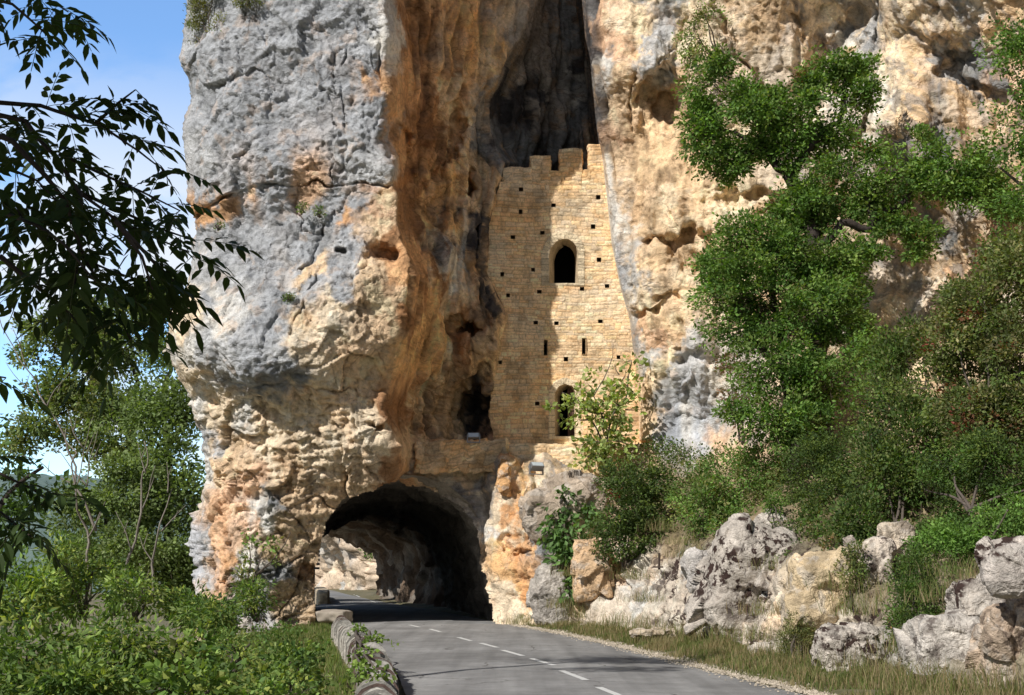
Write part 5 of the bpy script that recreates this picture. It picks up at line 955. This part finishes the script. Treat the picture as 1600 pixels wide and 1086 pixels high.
plant('climbing_plant', 'sparse creeper climbing the grey lower part of the cliff pillar', 'creeper', [B(390, 870, 10, 40, 38.4, .25), B(420, 850, 16, 10, 38.3, .25), B(450, 835, 12, 6, 38.4, .25), B(440, 870, 14, 12, 38.6, .25), B(380, 910, 14, 22, 38.0, .3)], leaf=.13, pal=G3[:3]+G4, dens=.45, clump=.2, gap=-.1)
plant('bindweed', 'green vine with round leaves trailing over the low wall', 'creeper', [B(558, 985, 9, 8, 24, .25), B(583, 1001, 11, 6, 20.2, .2), B(566, 1022, 10, 9, 17.2, .15), B(560, 1050, 10, 9, 14, .15), B(592, 1052, 12, 4, 13.2, .1), B(545, 1072, 12, 12, 12.6, .2), B(612, 1003, 6, 4, 19.2, .1)], leaf=.055, pal=[(.13, .2, .04), (.1, .16, .035), (.16, .22, .06)], dens=.8, clump=.13, gap=-.25, wl=.9)
plant('far_bush', 'green bush on the rock seen through the tunnel', 'bush', [B(572, 852, 9, 20, 105.5), B(562, 835, 10, 8, 105.5)], leaf=.22, pal=G3[:3], dens=.6, clump=.5, gap=-.2)
# ---- the ash that frames the upper left
def ash_leaf(base, dirv, L_, up, rr):
    """one compound leaf: curved rachis and paired drooping leaflets"""
    d = dirv/np.linalg.norm(dirv); side = np.cross(d, up); side /= np.linalg.norm(side)+1e-9; nrm_ = np.cross(side, d)
    n = 5; pts = []
    for k in range(n+1): t = k/n; pts.append(base+d*L_*t+np.array([0, 0, -1])*L_*.22*t*t)
    out = []
    for k in range(1, n+1):
        p = pts[k]; tg = pts[k]-pts[k-1]; tg /= np.linalg.norm(tg)
        for sg_ in ((1, -1) if k < n else (0,)):
            ld = tg*(.55 if sg_ else 1)+side*sg_*.8+np.array([0, 0, -.22])+rr.normal(size=3)*.12; ld /= np.linalg.norm(ld)
            out.append((p, ld, L_*rr.uniform(.36, .48), nrm_+rr.normal(size=3)*.25))
    return pts, out
ar = np.random.default_rng(21)
ash = thing('ash_tree', 'dark shaded ash branches with compound leaves hanging into the upper left', 'tree', (-3.2, 3.2, 0))
DA = 5.0
BR = [[(-260, 120), (-60, 155), (60, 162), (150, 192), (215, 228), (262, 262)], [(-260, 150), (-40, 182), (50, 195), (92, 240), (125, 300), (180, 345), (250, 380), (300, 400)], [(-260, 170), (-40, 205), (20, 220), (70, 270), (105, 310), (140, 400), (190, 480), (205, 530)],
      [(-200, 40), (-40, -10), (20, 5), (60, 40), (80, 60)], [(-200, 20), (-20, -30), (60, -10), (110, 20)], [(-200, 260), (-20, 280), (30, 330), (70, 380), (60, 440)], [(-200, 320), (-40, 370), (20, 420), (60, 450)], [(92, 240), (150, 270), (220, 300), (280, 330)], [(125, 300), (130, 380), (120, 440), (160, 500)], [(150, 192), (185, 160), (212, 140)], [(-100, 560), (-30, 585), (10, 590)], [(180, 345), (220, 400), (240, 460)], [(-150, 240), (-20, 250), (60, 285), (120, 350)], [(125, 300), (190, 330), (260, 360), (300, 375)], [(60, 350), (120, 400), (170, 420), (230, 440)], [(0, 330), (60, 350), (100, 380), (150, 440)], [(60, 350), (100, 430), (150, 490), (200, 530)], [(180, 345), (240, 410), (280, 450), (265, 500)], [(0, 400), (60, 450), (110, 490), (130, 520)], [(-60, 700), (0, 740), (60, 770)], [(-60, 780), (0, 800), (50, 840)]]
mb = MB(); nodes = []
for i, br_ in enumerate(BR):
    D_ = DA+ar.uniform(-.5, .5); pts = [(x, y, D_+.15*math.sin(k+i)) for k, (x, y) in enumerate(br_)]; limb(mb, pts, .016 if i < 3 else .010, .003, jit=.10, n=6, sub=4, seed=i*2.2)
    P = np.array([at(*p) for p in pts]); sg_ = np.r_[0, np.cumsum(np.linalg.norm(np.diff(P, axis=0), axis=1))]
    s_ = sg_[-1]
    while s_ > sg_[-1]*(.30 if i in (0, 1, 2) else .2):
        p = np.array([np.interp(s_, sg_, P[:, j]) for j in range(3)]); q_ = np.array([np.interp(s_-.05, sg_, P[:, j]) for j in range(3)]); nodes.append((p, p-q_)); s_ -= ar.uniform(.07, .125)
# main limbs back to the trunk
tr = [np.array([(-3.2, 3.2, -.2), (-3.1, 3.3, 1.5), (-3.2, 3.5, 3.2), (-3.3, 3.4, 5.2), (-3.3, 3.0, 7.2)])]
for p in tr: limb(mb, p, .16, .06, jit=.2, n=9)
hub = np.array([-3.15, 3.4, 2.9])
for br_ in (BR[0], BR[1], BR[2], BR[3], BR[4], BR[5], BR[6], BR[12]): limb(mb, np.array([hub+rdir(1)[0]*.3, (hub+at(br_[0][0], br_[0][1], DA))/2+np.array([0, 0, .1]), at(br_[0][0], br_[0][1], DA)]), .035, .016, jit=.05)
mb.build('branches', M_BARKD, ash, True)
LV = []; LF = []; LC = []; nv = 0; RA, RB = [], []
for (p, t) in nodes:
    for _ in range(1 if ar.uniform() < .5 else 2):
        t_ = t/np.linalg.norm(t); d = t_*.5+ar.normal(size=3)*np.array([.8, .5, .5])+np.array([0, 0, .0]); L_ = ar.uniform(.15, .25)
        pts, out = ash_leaf(p, d, L_, np.array([0, 0, 1.])+ar.normal(size=3)*.3, ar)
        RA += pts[:-1]; RB += pts[1:]; cb = np.array([.035, .06, .015])*ar.uniform(.6, 1.4)
        for (b0, ld, ll, nr_) in out:
            s_ = np.cross(ld, nr_); s_ /= np.linalg.norm(s_)+1e-9; u_ = np.cross(s_, ld); w_ = ll*.17
            V = [b0+ld*ll*.06, b0+ld*ll*.30+s_*w_*.9+u_*w_*.3, b0+ld*ll*.6+s_*w_+u_*w_*.25-np.array([0, 0, .04*ll]), b0+ld*ll-np.array([0, 0, .14*ll]), b0+ld*ll*.6-s_*w_+u_*w_*.25-np.array([0, 0, .04*ll]), b0+ld*ll*.30-s_*w_*.9+u_*w_*.3, b0+ld*ll*.33, b0+ld*ll*.62-np.array([0, 0, .04*ll])]
            LV += V; LF += [(nv, nv+1, nv+6), (nv+1, nv+2, nv+7, nv+6), (nv+2, nv+3, nv+7), (nv+3, nv+4, nv+7), (nv+4, nv+5, nv+6, nv+7), (nv+5, nv, nv+6)]; LC += [cb]*8; nv += 8
mesh('leaves', np.array(LV), LF, M_LEAFD, ash, np.array(LC), False)
V, Q = sticks(np.array(RA), np.array(RB), .0022, .0016, 3); mesh('leaf_stalks', V, Q, plain('green stalk', (.05, .06, .02)), ash)
foliage(ash, [(np.array([-3.4, 2.6, 6.6]), np.array([1.3, 1.5, 1.2])), (np.array([-3.9, 1.9, 7.6]), np.array([1.5, 1.6, 1.3])), (np.array([-3.2, 2.2, 5.4]), np.array([.9, 1.2, .8]))], leaf=.13, pal=G1, dens=.9, clump=.35, gap=-.4, inner=.3, back=1)
# roadside tree whose shadow crosses the asphalt
plant('roadside_tree', 'tall roadside tree left of the camera throwing dappled shade on the asphalt', 'tree', [(np.array([-7.7, 12.8, 12.2]), np.array([2.2, .7, .8])), (np.array([-8.6, 12.3, 13.2]), np.array([1.7, .7, .7])), (np.array([-7.0, 11.6, 11.0]), np.array([1.0, .4, .5]))],
    trunk=[(np.array([(-9.2, 12.5, -3), (-9.3, 12.2, 3), (-8.8, 12.3, 8), (-8.2, 12.5, 12.5)]), .22, .06)], leaf=.14, pal=G1, dens=.3, clump=.35, gap=-.02, inner=.2, back=1)
# ================================================================== GRASS
def blades(name, P, h, col, label, cat, lean=.35, w=.007, mat=None, wd=None):
    n = len(P); a = vr.uniform(0, 6.28, n); hh = h*vr.uniform(.5, 1.3, n); s = np.stack([np.cos(a), np.sin(a), 0*a], -1); ld = np.stack([np.cos(a*7.3), np.sin(a*7.3), 0*a], -1)*(lean*hh*vr.uniform(.2, 1.4, n))[:, None]
    up = np.stack([0*a, 0*a, hh], -1); ww = w*vr.uniform(.7, 1.4, n)[:, None]
    V = np.stack([P-s*ww, P+s*ww, P+up*.6+ld*.35+s*ww*.7, P+up*.6+ld*.35-s*ww*.7, P+up+ld], 1)
    f3_ = np.array([[0, 1, 2, 3], [3, 2, 4, 4]]); i = np.arange(n)[:, None]*5
    Q = np.concatenate([i+np.array([[0, 1, 2, 3]])]); Tt = i+np.array([[3, 2, 4]])
    me_f = [tuple(q) for q in Q.tolist()]+[tuple(t) for t in Tt.tolist()]
    o = mesh(name, V.reshape(-1, 3), me_f, mat or M_GRASS, None, np.repeat(col, 5, 0), False); tag(o, label, cat, kind='stuff'); return o
def pick(pal, n, P=None, f=1.2):
    pal = np.array(pal); k = vr.integers(0, len(pal), n); return pal[k]*vr.uniform(.7, 1.3, (n, 1))
# right verge
n = 42000; y = vr.uniform(13, 42, n)**1.0; wdt = np.interp(y, [13, 18, 24, 30, 40], [1.6, 1.5, 1.6, 1.6, 1.0]); x = rex(y)+.12+vr.uniform(0, 1, n)**.8*wdt*1.25
g = fbm(np.stack([x*1.1, y*1.1, 0*x], -1), 3); k = g > -.25-.2*(x-rex(y)); x, y, g = x[k], y[k], g[k]; P = np.stack([x, y, gz(x, y)-.01], -1)
dry = (g+vr.normal(size=len(g))*.25 > .15)[:, None]; c = np.where(dry, pick([(.32, .26, .15), (.26, .2, .11), (.22, .2, .09)], len(x)), pick([(.12, .15, .04), (.09, .13, .035), (.16, .17, .06)], len(x)))
blades('verge_grass', P, np.where(g > .15, .20, .10)*np.clip((x-rex(y))*2, .35, 1), c, 'patchy green and dry grass on the right verge between asphalt and rocks', 'grass', w=.006)
# tall dry grass round the boulders
def tufts(cs, n, r, h):
    P = []
    for (px_, py_, D_) in cs: b = at(px_, py_, D_); m = int(n); P.append(b+vr.normal(size=(m, 3))*np.array([r, r*.7, .02]))
    return np.concatenate(P)
TF = [(1400, 1060, 18.2), (1440, 1068, 17.4), (1470, 1075, 17), (1360, 1050, 19), (1540, 1080, 16), (1580, 1080, 15.4), (1420, 1020, 18.8), (1310, 1050, 20), (1270, 1040, 21), (1230, 1020, 22.6), (1180, 1000, 24.4), (1120, 1000, 26.4), (1060, 990, 28.6), (1000, 980, 31), (960, 975, 33), (900, 965, 36), (880, 950, 37), (830, 975, 38.6), (810, 975, 39.4), (1340, 960, 21.2), (1380, 940, 21.4), (1320, 920, 22.0), (1520, 930, 18.4), (1470, 940, 18.8), (1560, 905, 18.2), (1220, 890, 26.4), (1190, 855, 28.6), (1060, 850, 32.4), (1040, 830, 33), (940, 840, 36.5), (1080, 870, 31.4), (990, 905, 33.6), (900, 900, 37), (1000, 940, 31.6), (1190, 960, 25), (1500, 900, 19.4), (1450, 1080, 16.6), (1510, 1090, 16)]
P = tufts(TF, 170, .30, .4); n = len(P); blades('dry_grass', P, .34, pick([(.34, .27, .17), (.28, .21, .12), (.16, .19, .06), (.2, .2, .08), (.13, .16, .05)], n), 'tall straw coloured grass tufts between the rocks of the bank', 'dry grass', lean=.55, w=.004)
# left bank
n = 60000; y = vr.uniform(9, 42, n); x = lex(y)-.35-vr.uniform(0, 1, n)**.9*4.6; P = np.stack([x, y, gz(x, y)-.01], -1)
wl_ = np.interp(y, WP[:, 1], WP[:, 0]); k = np.abs(x-wl_) > .3; P = P[k]; g = fbm(P*.8, 3); k = g > -.5; P = P[k]; n = len(P)
blades('bank_grass', P, .17, np.where((fbm(P*1.4, 2)+vr.normal(size=n)*.25 > .2)[:, None], pick([(.26, .24, .11), (.2, .2, .08)], n), pick([(.12, .17, .04), (.15, .2, .05), (.09, .14, .035)], n)), 'short green grass on the bank left of the low wall', 'grass', w=.007)
# ground cover leaves over the bank and the slope on the right
def cover(name, P, lf, pal, label, cat, up=.6):
    n = len(P); d = rdir(n)+np.array([0, -.3, up]); d /= np.linalg.norm(d, axis=1)[:, None]; s = np.cross(d, rdir(n)); s /= np.linalg.norm(s, axis=1)[:, None]
    l = lf*vr.uniform(.6, 1.3, n); V, Q = leaf_quads(P, d, s, l, l*.7); o = mesh(name, V, Q, M_LEAF, None, np.repeat(pick(pal, n), 4, 0), False); tag(o, label, cat, kind='stuff')
n = 30000; y = vr.uniform(9, 40, n); x = lex(y)-1.0-vr.uniform(0, 1, n)*7; g = fbm(np.stack([x*.9, y*.9, 0*x], -1), 3); k = g+.12*(lex(y)-x) > .25; x, y = x[k], y[k]
P = np.stack([x, y, gz(x, y)+vr.uniform(0, .35, len(x))*ss(0, .5, fbm(np.stack([x, y, 0*x], -1), 2)+.4)], -1); cover('ivy_cover', P, .085, G3[:3]+G4[:1], 'mixed ivy and low weeds covering the left bank', 'ground cover')
# leafy undergrowth following the bank slope on the right
n = 70000; pu = vr.uniform(960, 1700, n); pv = vr.uniform(690, 900, n); lo = np.interp(pu, [960, 1100, 1200, 1320, 1450, 1700], [800, 812, 805, 870, 860, 850]); k = pv < lo; pu, pv = pu[k], pv[k]
Dd = cliff_depth(pu, pv); P = at(pu, pv, Dd-.25); g = fbm(P*.7+70, 4); k = g > .12; P = P[k]+rdir(k.sum())*.22; cover('undergrowth', P, .085, G2+G1[:2]+G4[:2], 'scattered low undergrowth on the slope above the rocks', 'undergrowth')
print('leaves', foliage.total)
